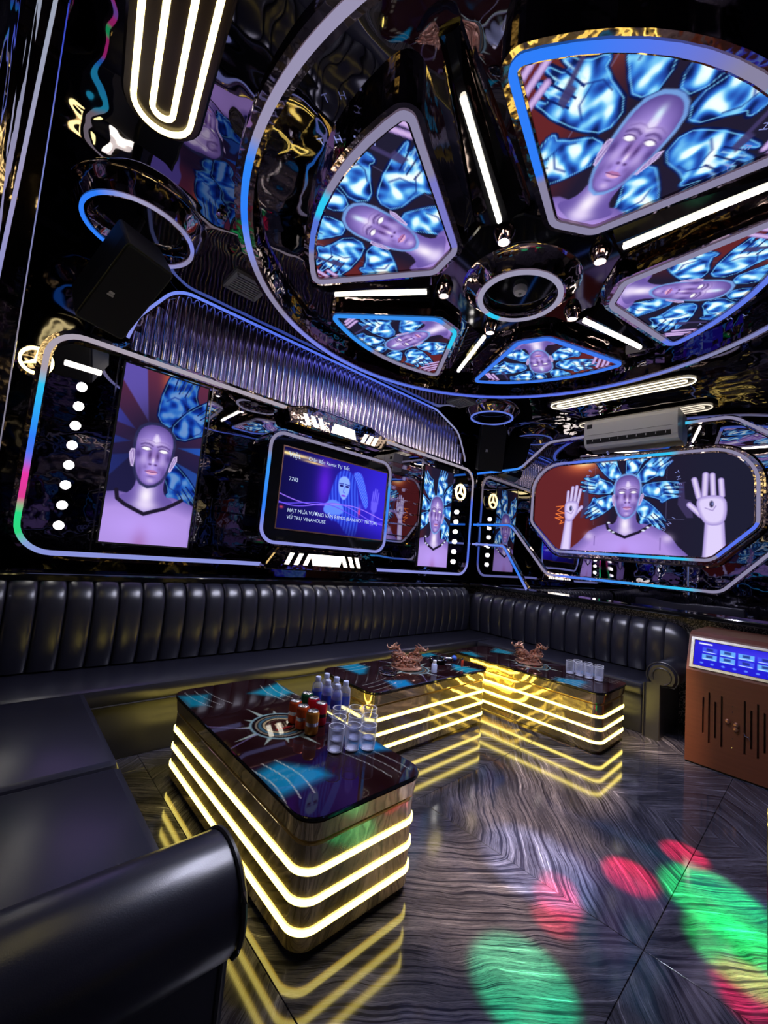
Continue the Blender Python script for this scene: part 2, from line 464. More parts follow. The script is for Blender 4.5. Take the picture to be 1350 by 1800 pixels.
# ------------------------------------------------------------------ painting the pictures the screens show (per grid vertex)
class Paint:
    def __init__(s, X, Y, base=(0, 0, 0)):
        s.X = X; s.Y = Y; s.C = np.zeros((len(X), 3)); s.C[:] = base

    def sd(s, P, m):
        x = s.X[m]; y = s.Y[m]; d = np.full(len(x), 1e18); ins = np.zeros(len(x), bool)
        n = len(P)
        for i in range(n):
            ax, ay = P[i]; bx, by = P[(i + 1) % n]; ex, ey = bx - ax, by - ay
            wx, wy = x - ax, y - ay; t = np.clip((wx * ex + wy * ey) / (ex * ex + ey * ey + 1e-12), 0, 1)
            d = np.minimum(d, (wx - ex * t) ** 2 + (wy - ey * t) ** 2)
            if ay != by:
                c = ((ay > y) != (by > y)) & (x < ex * (y - ay) / (by - ay) + ax); ins ^= c
        d = np.sqrt(d); return np.where(ins, -d, d)

    def near(s, P, pad):
        P = np.asarray(P); return np.where((s.X > P[:, 0].min() - pad) & (s.X < P[:, 0].max() + pad) & (s.Y > P[:, 1].min() - pad) & (s.Y < P[:, 1].max() + pad))[0]

    def put(s, m, a, col):
        a = np.clip(a, 0, 1)[:, None]; s.C[m] = s.C[m] * (1 - a) + np.asarray(col) * a

    def poly(s, P, col, soft=4, op=1.0, grow=0):
        m = s.near(P, soft * 3 + grow + 5)
        if len(m) == 0: return m, None
        d = s.sd(P, m) - grow; a = np.clip(0.5 - d / (2 * soft), 0, 1) * op
        s.put(m, a, col(s.X[m], s.Y[m], d) if callable(col) else col); return m, d

    def ell(s, cx, cy, rx, ry, col, soft=0.15, op=1.0):
        q = np.sqrt(((s.X - cx) / rx) ** 2 + ((s.Y - cy) / ry) ** 2); m = np.where(q < 1 + soft * 2)[0]
        if len(m): s.put(m, np.clip((1 + soft - q[m]) / (2 * soft), 0, 1) * op, col)

    def glow(s, cx, cy, rx, ry, col, op=1.0, m=None):
        q = ((s.X - cx) / rx) ** 2 + ((s.Y - cy) / ry) ** 2; m = np.where(q < 6)[0]
        if len(m): s.put(m, np.exp(-q[m]) * op, col)

    def line(s, P, w, col, op=1.0, soft=2):
        P = [np.array(p, float) for p in P]
        m = s.near(P, w + soft * 2 + 2)
        if len(m) == 0: return
        x, y = s.X[m], s.Y[m]; d = np.full(len(x), 1e18)
        for a, b in zip(P, P[1:]):
            e = b - a; t = np.clip(((x - a[0]) * e[0] + (y - a[1]) * e[1]) / (e @ e + 1e-9), 0, 1)
            d = np.minimum(d, (x - a[0] - e[0] * t) ** 2 + (y - a[1] - e[1] * t) ** 2)
        s.put(m, np.clip((w + soft - np.sqrt(d)) / (2 * soft), 0, 1) * op, col)


HAND = [(150, -58), (290, -92), (420, -98), (470, -92), (535, -88), (545, -62), (478, -50), (575, -42), (580, -12), (485, -6), (585, 8), (580, 36), (478, 42), (552, 56), (545, 84), (445, 90), (385, 138), (352, 128), (345, 98), (150, 58)]
HEAD = [(655, 400), (590, 410), (535, 450), (512, 510), (508, 600), (515, 700), (530, 790), (555, 850), (590, 895), (640, 916), (690, 900), (735, 860), (765, 800), (785, 720), (800, 620), (805, 540), (790, 470), (750, 425), (705, 405)]


def chrome(x, y, seed, bright, d=0):
    s = np.sin(x * .034 + 2.4 * np.sin(y * .027 + seed * 2.1) + seed) + .7 * np.sin(y * .041 - 2.0 * np.sin(x * .021 + seed) + 1.7 * seed)
    bulge = np.clip(-d / 75, 0, 1)
    t = np.clip(.16 + .50 * bulge + .25 * s + .06 * np.sin(x * .07 + 2 * np.sin(y * .04 + seed)), 0, 1)
    q = [0, .22, .46, .66, .82, 1]
    r = np.interp(t, q, [14, 34, 56, 120, 214, 244]); g = np.interp(t, q, [28, 72, 130, 200, 246, 255]); b = np.interp(t, q, [84, 165, 220, 244, 255, 255])
    c = np.stack([r, g, b], -1)
    return c if bright > .9 else c * np.array((.42, .55, .78))


def smooth_closed(P, it=2):
    for _ in range(it):
        Q = []
        for i in range(len(P)):
            a, b = P[i], P[(i + 1) % len(P)]
            Q += [(.75 * a[0] + .25 * b[0], .75 * a[1] + .25 * b[1]), (.25 * a[0] + .75 * b[0], .25 * a[1] + .75 * b[1])]
        P = Q
    return P


def paint_man(U, V, dark=False, raised=True, ceiling=False):
    X = 655 + 100 * U; Y = 650 - 100 * V
    p = Paint(X, Y)
    if dark:
        t = np.clip((Y + 150) / 900, 0, 1)[:, None]
        p.C[:] = np.array((104, 44, 66)) * (1 - t) + np.array((30, 28, 66)) * t
        for a, w, col in ((-62, 14, (58, 58, 145)), (-24, 12, (92, 78, 165)), (-95, 12, (40, 50, 125)), (-125, 15, (34, 42, 105)), (88, 8, (36, 80, 175)), (125, 13, (36, 70, 150))):
            A = math.radians(a); Bw = math.radians(w)
            p.poly([(655 + 190 * math.sin(A), 560 - 190 * math.cos(A)), (655 + 900 * math.sin(A - Bw), 560 - 900 * math.cos(A - Bw)), (655 + 900 * math.sin(A + Bw), 560 - 900 * math.cos(A + Bw))], col, 6)
        angs = [(16, 1.25), (48, 1.15), (140, 1.0)]; br = 0.72
        p.glow(655, 520, 220, 260, (26, 24, 48), .9)
        p.glow(700, -20, 60, 120, (190, 90, 60), .8)
    else:
        t = np.clip((X - 150) / 330, 0, 1)[:, None]
        p.C[:] = np.array((98, 36, 40)) * (1 - t) + np.array((33, 27, 48)) * t
        t2 = np.clip((X - 1000) / 500, 0, 1)[:, None]; p.C[:] = p.C * (1 - t2) + np.array((30, 30, 50)) * t2
        p.glow(60, 220, 230, 110, (240, 120, 70), .8); p.glow(80, 200, 130, 50, (255, 235, 170), .95)
        angs = [(-38, 1), (12, 1), (50, 1), (92, 1), (138, 1), (-80, 1), (-120, 1)]; br = 1.0
        for q in ([(240, 120), (240, 1010)], [(1100, 110), (1100, 1050)], [(150, 300), (400, 270)], [(880, 180), (1240, 120)], [(1000, 945), (1290, 935)], [(900, 560), (1300, 520)]):
            p.line(q, 2, (120, 120, 170), .5)
    for i, (a, sc) in enumerate(angs):
        sc = sc * (1.32 if ceiling else 1.08)
        A = math.radians(a); sn, cs = math.sin(A), math.cos(A)
        f = lambda r, t: (655 + r * sc * sn + t * sc * cs * 1.05, 585 - r * sc * cs + t * sc * sn * 1.05)
        P = [f(r, t) for r, t in smooth_closed(HAND, 1)]
        m, d = p.poly(P, lambda x, y, d, i=i: chrome((x - 655) * cs + (y - 585) * sn + 40 * i, (x - 655) * sn - (y - 585) * cs, i * 1.3 + .4, br, d), 3)
        if d is not None:
            p.put(m, np.clip(1 - np.abs(d + 2) / 7, 0, 1), (12, 20, 66))
            p.put(m, np.clip(1 - np.abs(d + 14) / 6, 0, 1) * .8, np.array((130, 215, 250)) * br)
        for k in (-50, -8, 40):
            p.line([f(385, k * .8), f(500, k)], 5, (14, 30, 96), .95, 3); p.line([f(400, k * .8 + 16), f(520, k + 18)], 4, np.array((190, 240, 255)) * (1 if br > .9 else .5), .8, 5)
        p.line([f(300, -50), f(350, -20), f(360, 50)], 5, (22, 50, 140), .8, 6)
        p.line([f(270, 60), f(330, 70), f(400, 30)], 4, (20, 40, 120), .7, 4)
    if raised:
        for hand in (0, 1):
            if hand == 0:
                fg = [((176, 306), (172, 378), 8), ((206, 281), (196, 372), 9), ((233, 276), (222, 372), 9), ((259, 297), (243, 378), 8), ((270, 404), (225, 452), 9)]
                palm = [(156, 372), (200, 362), (252, 372), (248, 430), (216, 492), (164, 492), (154, 430)]; arm = [(163, 480), (214, 480), (207, 680), (136, 680)]; mk = (199, 412)
                sh = [(282, 310), (310, 300), (318, 400), (280, 470), (262, 470), (280, 400)]
            else:
                fg = [((893, 272), (915, 362), 12), ((944, 248), (941, 357), 12), ((975, 252), (980, 352), 11), ((1013, 281), (1018, 357), 11), ((872, 402), (925, 455), 12)]
                palm = [(898, 372), (960, 352), (1036, 362), (1043, 440), (1026, 505), (948, 510), (914, 450)]; arm = [(944, 490), (1030, 490), (1044, 740), (930, 740)]; mk = (973, 400)
                sh = [(822, 290), (845, 280), (850, 370), (880, 380), (890, 470), (860, 470), (815, 400)]
            T = lambda q: (q[0] * 2.105 - 497, q[1] * 2.105 - 71)
            p.poly([T(q) for q in sh], (66, 56, 100), 5, .8)
            skin = lambda x, y, d: np.array((158, 140, 208)) + np.clip(-d / 40, 0, 1)[:, None] * np.array((62, 66, 40))
            p.poly([T(q) for q in arm], skin, 5)
            for a, b, w in fg:
                p.line([T(a), T(b)], w * 2.5 + 3, (92, 76, 130), .8, 3); p.line([T(a), T(b)], w * 2.5 - 1, (170, 152, 215), 1, 4); p.line([T(a), T(b)], w * 1.2, (222, 208, 242), 1, 9)
            p.poly(smooth_closed([T(q) for q in palm]), skin, 5)
            c = T(mk); p.ell(c[0], c[1], 20, 34, (52, 48, 82), .3); p.ell(c[0] + 8, c[1] - 4, 8, 16, (120, 130, 190), .3)
            p.line([(c[0] - 60, c[1] + 40), (c[0] + 10, c[1] + 70), (c[0] + 40, c[1] + 20)], 5, (120, 100, 170), .6, 4)
        z = [(95, 400), (150, 395), (105, 425), (158, 440), (95, 445), (150, 470), (92, 470), (140, 490), (125, 510), (155, 498)]
        p.line([(q[0] * 2.105 - 497, q[1] * 2.105 - 71) for q in z], 5, (255, 130, 60), 1, 3)
    elif ceiling:
        for x, y, l in ((-250, 470, 130), (-195, 500, 160), (-140, 540, 150), (-90, 600, 120), (1400, 470, 130), (1460, 500, 160), (1515, 560, 140)):
            p.line([(x, y + 40), (x + (50 if x < 600 else -40), y - l)], 22, (120, 96, 165), 1, 4); p.line([(x, y + 40), (x + (50 if x < 600 else -40), y - l)], 15, (206, 176, 228), 1, 8)
        for x in (60, 1200): p.poly([(x, 330), (x + 26, 320), (x + 36, 460), (x + 70, 470), (x + 60, 560), (x + 10, 540)], (66, 58, 104), 6, .9)
    # body
    body = [(-70, 1330), (40, 1240), (110, 1170), (180, 1090), (300, 1025), (420, 990), (520, 1000), (640, 1060), (760, 1000), (850, 985), (930, 1000), (1080, 1070), (1160, 1130), (1230, 1230), (1330, 1320), (1400, 1700), (-70, 1700)]
    if dark or not raised and not ceiling: body = [(140, 1700), (150, 1300), (170, 1090), (250, 1030), (420, 990), (520, 1000), (640, 1060), (760, 1000), (850, 985), (930, 1000), (1050, 1040), (1130, 1090), (1150, 1300), (1150, 1700)]

    def skinb(x, y, d):
        s = np.clip(-d / 130, 0, 1); c = np.array((112, 92, 168)) + s[:, None] * np.array((60, 50, 54))
        q = np.exp(-((x - 645) / 300) ** 2 - ((y - 1260) / 120) ** 2); return c + q[:, None] * np.array((14, 12, 20))
    p.poly(body, skinb, 5)
    for cx in (190, 1120): p.glow(cx, 1150, 60, 50, (225, 205, 245), .75)
    for q in ([(265, 1150), (262, 1260)], [(1045, 1150), (1045, 1280)]): p.line(q, 5, (95, 72, 140), .7, 5)
    p.glow(640, 1420, 60, 130, (150, 90, 150), .5)
    # neck
    p.poly(smooth_closed([(542, 800), (550, 910), (515, 985), (430, 1030), (470, 1070), (560, 1110), (645, 1150), (740, 1105), (840, 1060), (870, 1020), (790, 985), (765, 915), (778, 800)], 1), lambda x, y, d: np.array((104, 84, 162)) + np.exp(-((x - 640) / 75) ** 2)[:, None] * np.array((60, 60, 56)), 4)
    p.glow(640, 1000, 55, 90, (250, 240, 252), .95); p.glow(650, 1080, 90, 40, (235, 220, 250), .7)
    nk = [(415, 985), (430, 1050), (490, 1090), (560, 1120), (642, 1152), (720, 1120), (800, 1090), (880, 1040), (935, 1000)]
    if not ceiling: p.line(nk, 15, (30, 24, 44), 1, 4)
    for x, y in () if ceiling or dark else ((455, 1072), (500, 1094), (440, 980), (855, 1066), (905, 1030)): p.ell(x, y, 20, 12, (225, 230, 250), .4)
    # ears and head
    p.poly(HEAD, (116, 160, 226) if not dark else (40, 42, 80), 6, .95, 22)
    for e in ([(502, 630), (478, 635), (466, 670), (474, 720), (492, 775), (512, 780), (515, 700), (508, 640)], [(848, 625), (818, 640), (800, 700), (788, 775), (808, 775), (832, 720), (852, 670)]):
        m, d = p.poly(e, (206, 186, 234), 3)
        if d is not None: p.put(m, np.clip(1 - np.abs(d + 13) / 6, 0, 1) * .7, (110, 84, 150))

    def skinh(x, y, d):
        s = np.clip(-d / 95, 0, 1) ** .8; t = np.clip((y - 430) / 190, 0, 1)
        c = (np.array((88, 70, 142)) * (1 - t[:, None]) + np.array((120, 98, 178)) * t[:, None])
        return c + s[:, None] * np.array((52, 48, 52))
    p.poly(smooth_closed(HEAD, 1), skinh, 4)
    p.glow(655, 555, 100, 26, (206, 186, 232), .75)                 # brow ridge
    p.poly(smooth_closed([(660, 462), (630, 530), (655, 566), (668, 566), (698, 530)], 1), (232, 220, 250), 12, .9)
    p.line([(545, 556), (590, 538), (630, 540), (658, 552), (690, 540), (730, 536), (778, 554)], 3, (112, 88, 156), .5, 5)
    for cx, sg in ((590, -1), (728, 1)):
        p.glow(cx + sg * 8, 706, 34, 46, (188, 166, 226), .8)       # cheekbone
        p.glow(cx - sg * 4, 600, 46, 30, (96, 74, 142), .75)        # socket
        p.glow(cx + 3, 590, 34, 10, (196, 176, 226), .8)            # lid
        p.ell(cx + 3, 612, 36, 15, (236, 226, 248), .3); p.ell(cx + 3, 613, 30, 12, (255, 255, 255), .2)
        p.line([(cx - 38, 606), (cx - 18, 596), (cx + 3, 593), (cx + 24, 597), (cx + 42, 608)], 2.5, (66, 44, 104), .9, 3)
        p.line([(cx - 32, 622), (cx + 3, 629), (cx + 36, 621)], 2, (110, 84, 156), .7, 3)
    for q in ([(548, 584), (575, 569), (606, 567), (640, 582)], [(678, 582), (710, 567), (742, 569), (776, 584)]): p.line(q, 5, (74, 52, 112), .75, 6)
    for cx in (535, 778): p.glow(cx, 664, 26, 40, (76, 56, 124), .8)
    for cx, sg in ((622, -1), (694, 1)): p.glow(cx - sg * 6, 660, 20, 44, (78, 52, 112), .9)
    p.poly(smooth_closed([(658, 600), (646, 640), (640, 700), (658, 712), (676, 700), (670, 640)], 1), (148, 116, 186), 9, .8)
    p.glow(658, 705, 13, 26, (238, 222, 250), .95)
    for cx in (636, 682): p.glow(cx, 736, 13, 8, (70, 44, 100), .95)
    for cx in (600, 716): p.glow(cx, 764, 22, 24, (112, 86, 158), .6)
    p.glow(658, 762, 12, 14, (198, 172, 224), .7)
    p.poly(smooth_closed([(604, 797), (638, 780), (658, 785), (680, 780), (712, 797), (658, 800)]), (176, 112, 166), 4)
    p.poly(smooth_closed([(606, 799), (658, 803), (710, 799), (690, 818), (658, 824), (624, 818)]), (226, 170, 206), 5)
    p.line([(606, 798), (640, 800), (658, 802), (678, 800), (710, 798)], 2.5, (98, 50, 104), .95, 3)
    p.glow(655, 838, 34, 9, (104, 80, 150), .7); p.glow(655, 872, 30, 20, (208, 186, 236), .8)
    p.line([(560, 850), (590, 893), (640, 914), (690, 898), (738, 858)], 4, (84, 64, 130), .55, 9)
    p.glow(560, 800, 22, 60, (100, 78, 148), .6); p.glow(750, 790, 22, 60, (94, 72, 142), .7)
    if ceiling and not dark: p.glow(655, 480, 24, 36, (210, 235, 250), .9)
    return lin(np.clip(p.C, 0, 255))


def paint_tv(s, t):
    X = s * 900; Y = (1 - t) * 520
    p = Paint(X, Y, (26, 20, 120))
    k = np.clip(X / 900, 0, 1)[:, None]; p.C[:] = np.array((14, 12, 60)) * (1 - k) + np.array((44, 30, 190)) * k
    p.glow(330, 190, 60, 160, (86, 30, 200), .8); p.glow(800, 240, 150, 220, (50, 40, 190), .6)
    p.poly(smooth_closed([(400, 170), (440, 70), (520, 50), (590, 90), (640, 230), (660, 520), (560, 520), (470, 420), (390, 430), (370, 300)]), lambda x, y, d: np.array((42, 60, 190)) + (np.sin(x * .22 + 3 * np.sin(y * .012)) * 22)[:, None] * np.array((.6, 1, 1)), 6)
    p.poly(smooth_closed([(360, 290), (450, 275), (520, 330), (500, 380), (330, 390)]), (84, 120, 235), 5)
    p.poly(smooth_closed([(560, 60), (640, 40), (690, 130), (740, 260), (715, 320), (660, 240), (610, 130)]), lambda x, y, d: np.array((66, 92, 225)) - (np.sin(x * .3) * np.sin(y * .25) * 26)[:, None], 5)
    p.poly(smooth_closed([(450, 120), (500, 95), (548, 125), (550, 200), (520, 262), (495, 272), (458, 230), (444, 170)]), (120, 150, 245), 5)
    for cx in (474, 524): p.ell(cx, 172, 16, 8, (20, 18, 90), .3)
    p.line([(500, 180), (494, 215), (508, 218)], 3, (60, 70, 190), .8); p.ell(500, 240, 20, 7, (110, 60, 190), .3)
    p.line([(455, 158), (492, 156)], 3, (30, 34, 130)); p.line([(508, 156), (545, 160)], 3, (30, 34, 130))
    for x, l in ((770, 60), (788, 76), (806, 74), (824, 58)): p.line([(x, 250), (x + 8, 250 - l * 1.4)], 6, (100, 90, 225), .9, 4)
    p.poly([(762, 240), (832, 240), (822, 310), (790, 330), (764, 300)], (90, 80, 215), 6); p.poly([(774, 320), (806, 320), (800, 420), (770, 420)], (80, 70, 200), 8)
    for ph, am, y0, col in ((0, 26, 300, (150, 110, 250)), (.9, 40, 320, (120, 90, 240)), (1.8, 30, 330, (90, 70, 220))):
        p.line([(x, y0 + am * math.sin(x * .008 + ph) + x * .05) for x in range(0, 901, 30)], 3, col, .95, 2)
    p.glow(655, 330, 10, 30, (230, 50, 90), 1); p.glow(655, 300, 22, 30, (70, 90, 230), .5)
    p.glow(60, 40, 190, 12, (250, 220, 140), .95); p.glow(230, 62, 90, 8, (250, 210, 120), .8)
    p.glow(26, 385, 14, 9, (220, 70, 90), .8)
    p.glow(450, 520, 600, 70, (14, 10, 70), .6)
    return lin(np.clip(p.C * 1.16, 0, 255))


def paint_kiosk(s, t):
    X = s * 1000; Y = (1 - t) * 260
    p = Paint(X, Y, (36, 30, 205))
    p.glow(500, 60, 400, 60, (80, 70, 240), .6)
    for r in range(2):
        for c in range(6):
            x = 60 + c * 128; y = 62 + r * 70
            p.poly([(x, y), (x + 108, y), (x + 108, y + 56), (x, y + 56)], ((110, 190, 250) if (c + r) % 3 else (70, 90, 240)), 3, .85)
            p.poly([(x + 30, y + 8), (x + 78, y + 8), (x + 78, y + 34), (x + 30, y + 34)], (30, 40, 120), 5, .8)
            p.line([(x + 8, y + 48), (x + 96, y + 48)], 3, (210, 235, 255))
    p.poly([(840, 60), (980, 60), (980, 120), (840, 120)], (22, 20, 80), 3)
    for r in range(4):
        for c in range(8): p.ell(850 + c * 17, 140 + r * 14, 5, 4, (190, 200, 255), .3)
    p.poly([(30, 18), (130, 18), (130, 34), (30, 34)], (230, 235, 255), 3)
    for c in range(12): p.ell(60 + c * 78, 226, 13, 10, (90, 130, 250), .3)
    return lin(np.clip(p.C, 0, 255))


def paint_table(s, t):
    """print under the table glass: sunburst badge, teal flashes and pale whip lines on maroon black; s across, t along"""
    X = (s - .5) * 600; Y = (t - .5) * 1380
    p = Paint(X, Y, (34, 16, 18))
    p.C += (np.sin(X * .02) * np.sin(Y * .012) * 6)[:, None]
    for P, c in (([(-300, -330), (-190, -300), (-60, -440), (-60, -500), (-300, -520)], (18, 120, 150)), ([(300, 360), (180, 330), (60, 470), (300, 560)], (18, 130, 150)), ([(-300, 420), (-220, 400), (-140, 560), (-300, 600)], (14, 120, 140)), ([(300, -300), (190, -260), (140, -420), (300, -470)], (20, 120, 170))):
        p.poly(P, c, 26)
    for k in range(3):
        for sg in (1, -1):
            p.line([(sg * (-300 + 60 * k + 20 * math.sin(j * .5)), sg * (-560 + j * 40)) for j in range(8)], 2.5, (190, 190, 170), .9, 2)
            p.line([(sg * (140 + 55 * k - j * j * 1.5), sg * (-640 + j * 45)) for j in range(7)], 2.2, (170, 180, 170), .8, 2)
    for k in range(12):
        a = 2 * PI * k / 12 + .2; l = 270 if k % 3 == 0 else 190 + 30 * (k % 2)
        c, s_ = math.cos(a), math.sin(a)
        p.poly([(c * l, s_ * l), (c * 120 - s_ * 16, s_ * 120 + c * 16), (c * 120 + s_ * 16, s_ * 120 - c * 16)], (150, 165, 150), 3)
    p.ell(0, 0, 150, 150, (120, 150, 150), .02); p.ell(0, 0, 138, 138, (22, 14, 18), .02)
    for r, w, c in ((118, 5, (120, 110, 90)), (100, 8, (60, 90, 100)), (80, 6, (170, 150, 110)), (62, 4, (90, 60, 50))):
        q = np.abs(np.hypot(X, Y) - r); m = np.where(q < w + 3)[0]; p.put(m, np.clip((w - q[m]) / 3 + .5, 0, 1), c)
    p.ell(0, 0, 56, 56, (56, 22, 22), .03)
    for k in range(4): p.poly([(-34 + k * 16, -26), (-26 + k * 16, -26), (-10 + k * 16, 26), (-18 + k * 16, 26)], (230, 205, 160), 3)
    p.line([(-40, -36), (40, -34)], 5, (190, 40, 40), .9, 3)
    for sg in (1, -1):
        p.line([(sg * -300, sg * 150), (sg * -150, sg * 40)], 4, (110, 100, 140), .8, 3); p.line([(sg * 300, sg * 100), (sg * 140, sg * 30)], 4, (110, 100, 140), .8, 3)
    return lin(np.clip(p.C, 0, 255))


def display(name, outline, F, d, nx, ny, paint, mt, parent):
    """a flat picture: a grid of small faces fitted into a convex outline, each vertex coloured by paint(local x, local y)"""
    P = np.array(outline); y0, y1 = P[:, 1].min(), P[:, 1].max()
    ys = y0 + (y1 - y0) * (np.linspace(0.0005, 0.9995, ny))
    xl = np.full(ny, 1e9); xr = np.full(ny, -1e9)
    for a, b in zip(P, np.roll(P, -1, 0)):
        if abs(a[1] - b[1]) < 1e-12: continue
        t = (ys - a[1]) / (b[1] - a[1]); ok = (t >= 0) & (t <= 1); x = a[0] + t * (b[0] - a[0])
        xl = np.where(ok, np.minimum(xl, x), xl); xr = np.where(ok, np.maximum(xr, x), xr)
    u = np.linspace(0, 1, nx); X = (xl[:, None] + (xr - xl)[:, None] * u[None]).ravel(); Y = np.repeat(ys, nx)
    C = paint(X, Y)
    vx, vy, vz = (np.broadcast_to(np.asarray(q, float), X.shape) for q in F((X, Y), d))
    o0 = org(parent)
    V = np.stack([vx - o0.x, vy - o0.y, vz - o0.z], 1).astype(np.float32)
    i = (np.arange(ny - 1)[:, None] * nx + np.arange(nx - 1)[None]).ravel()
    Q = np.stack([i, i + 1, i + nx + 1, i + nx], 1).astype(np.int32)
    me = bpy.data.meshes.new(name); me.vertices.add(len(V)); me.vertices.foreach_set('co', V.ravel())
    me.loops.add(Q.size); me.loops.foreach_set('vertex_index', Q.ravel()); me.polygons.add(len(Q))
    me.polygons.foreach_set('loop_start', np.arange(0, Q.size, 4, dtype=np.int32)); me.update(calc_edges=True)
    a = me.color_attributes.new('col', 'FLOAT_COLOR', 'POINT'); d4 = np.ones((len(V), 4), np.float32); d4[:, :3] = C
    a.data.foreach_set('color', d4.ravel()); me.materials.append(mt)
    o = bpy.data.objects.new(name, me); COL.objects.link(o); o.parent = parent; o['org'] = list(o0)
    return o


def text_mb(mb, txt, place, size, spacing=1.0, shear=0.0, align='LEFT'):
    """flat letters; place(x, y) -> world point"""
    cu = bpy.data.curves.new('lettering', 'FONT'); cu.body = txt; cu.size = size; cu.space_character = spacing; cu.shear = shear
    cu.align_x = align; cu.resolution_u = 3
    ob = bpy.data.objects.new('lettering', cu); COL.objects.link(ob)
    dg = bpy.context.evaluated_depsgraph_get(); me = bpy.data.meshes.new_from_object(ob.evaluated_get(dg))
    mb.add([place(v.co.x, v.co.y) for v in me.vertices], [tuple(q.vertices) for q in me.polygons])
    bpy.data.objects.remove(ob); bpy.data.curves.remove(cu); bpy.data.meshes.remove(me)
    return mb

#PART2
# ------------------------------------------------------------------ the room shell
fl = structure(MB().box((XC - .3, YD - .1, -0.06), (XB + .1, YA + .1, -0.012)).build('floor', M['black']))
xs = [3.14 + 1.15 * k for k in range(-3, 3)]; ys = [0.49 + 1.15 * k for k in range(-2, 4)]
xs = [XC] + [x for x in xs if XC < x < XB] + [XB]; ys = [YD] + [y for y in ys if YD < y < YA] + [YA]
for x0, x1 in zip(xs, xs[1:]):
    for y0, y1 in zip(ys, ys[1:]):
        MB().box((x0 + .0012, y0 + .0012, -0.012), (x1 - .0012, y1 - .0012, 0), 0.0015).build('tile', M['marble'], fl)
ang_ = sorted([2 * PI * k / 144 for k in range(144)] + [math.atan2(y - 1.549, x - 2.583) % (2 * PI) for x in (XC, XB) for y in (YD, YA)])
mb = MB(); rings = []
for a in ang_:
    c, s = math.cos(a), math.sin(a); k = min(((XB if c > 0 else XC) - 2.583) / c if abs(c) > 1e-6 else 1e9, ((YA if s > 0 else YD) - 1.549) / s if abs(s) > 1e-6 else 1e9)
    o_ = (2.583 + k * c, 1.549 + k * s); i_ = (2.583 + 1.91 * c, 1.549 + 1.91 * s)
    rings.append([(*o_, ZS), (*i_, ZS), (*i_, ZC), (*o_, ZC)])
mb.loft(rings, loop=True); ce = structure(mb.build('ceiling', M['film']))
MB().box((XC - .1, YD - .1, ZC), (XB + .1, YA + .1, ZC + .1)).build('recess', M['film'], ce)
structure(MB().box((XC - .1, YA, 0), (XB + .1, YA + .1, ZC)).build('wall_far', M['wallgloss']))
wr = structure(MB().box((XB, YD, 0), (XB + .1, YA, ZC)).build('wall_right', M['mirrorflat']))
structure(MB().box((XB - .05, YD, 0), (XB, YA - .02, 1.03)).build('baseboard_right', M['sparkle']))['label'] = 'black cladding flecked with sparkle'
structure(MB().box((XC - .1, YD, 0), (XC, YA, ZC)).build('wall_left', M['mirror']))
structure(MB().box((XC - .1, YD - .1, 0), (XB + .1, YD, ZC)).build('wall_near', M['wallgloss']))
structure(MB().box((XB - .20, YD, 1.035), (XB, YA - .16, 1.085), .012).build('trim_right', M['blackgloss']))
structure(MB().box((XC, YA - .16, 1.005), (XB, YA, 1.06), .012).build('trim_far', M['blackgloss']))

# ------------------------------------------------------------------ far wall: mirror cabinet, screens, television
FA = mapA(YA)
cab = root('mirror_cabinet', 'wide mirrored wall cabinet framed by a colour-changing light strip', 'wall cabinet', (2.595, YA, 1.2))
cpath = resample(rrect(2.595, 1.955, 4.99, 1.53, .20, 8), .05)
EDGE = [(1.18, LAV), (1.26, (.25, .40, .70)), (1.30, (.03, .70, .22)), (1.46, (.02, .75, .25)), (1.54, (.75, .05, .30)), (1.70, (.85, .04, .40)), (1.82, BLUE2), (1.95, BLUE), (2.34, CYAN), (2.38, (.42, .36, .42)), (2.8, (.42, .37, .45))]
EDGER = [(1.18, LAV), (1.30, LAV), (1.40, BLUE2), (1.9, (.10, .25, .85)), (2.28, BLUE2), (2.34, (.40, .35, .42)), (2.8, (.38, .34, .42))]
band(cpath, .045, .03, 0, .045, FA).build('frame', M['rose'], cab)
band(cpath, .017, .017, .04, .052, FA, colf=lambda p: grad(EDGE if p[0] < 2.6 else EDGER, p[1])).build('led_strip', M['led'], cab, cols=True, label='light strip running from green and pink to blue')
edges = [.13, .52, 1.22, 1.74, 3.30, 3.98, 4.66, 5.06]
for a, b in zip(edges, edges[1:]):
    MB().box((a + .002, YA - .012, 1.23), (b - .002, YA - .001, 2.69)).build('mirror_panel', M['mirrorflat'], cab)
for x in edges[1:-1]:
    if x not in (1.74, 3.30): MB().box((x - .005, YA - .02, 1.22), (x + .005, YA - .012, 2.69)).build('divider', M['chrome'], cab)
b0 = None
for x, zs in ((.32, [1.38 + .1425 * k for k in range(8)]), (4.79, [1.36 + .1425 * k for k in range(6)])):
    for z in zs:
        if b0 is None:
            b0 = MB().lathe([(.006, 0), (.030, .004), (.030, .018), (.022, .026), (.004, .029)], 16, (x, YA - .012, z), (1, 0, 0), (0, 0, 1), (0, -1, 0)).build('bulb', M['bulb'], cab, smooth=True)
            bz = (x, z)
        else:
            c = b0.copy(); COL.objects.link(c); c.parent = cab; c.location = (x - bz[0], 0, z - bz[1])
MB().box((.20, YA - .03, 2.50), (.42, YA - .012, 2.535), .006).build('lamp_tube', M['panel'], cab, label='short white tube at the head of the bulbs')
for x0, x1 in ((1.25, 1.66), (3.36, 3.94)):
    for k in range(9):
        z = 1.33 + k * .145
        MB().box((x0, YA - .10, z), (x1, YA - .014, z + .006)).build('shelf', M['glass'], cab)


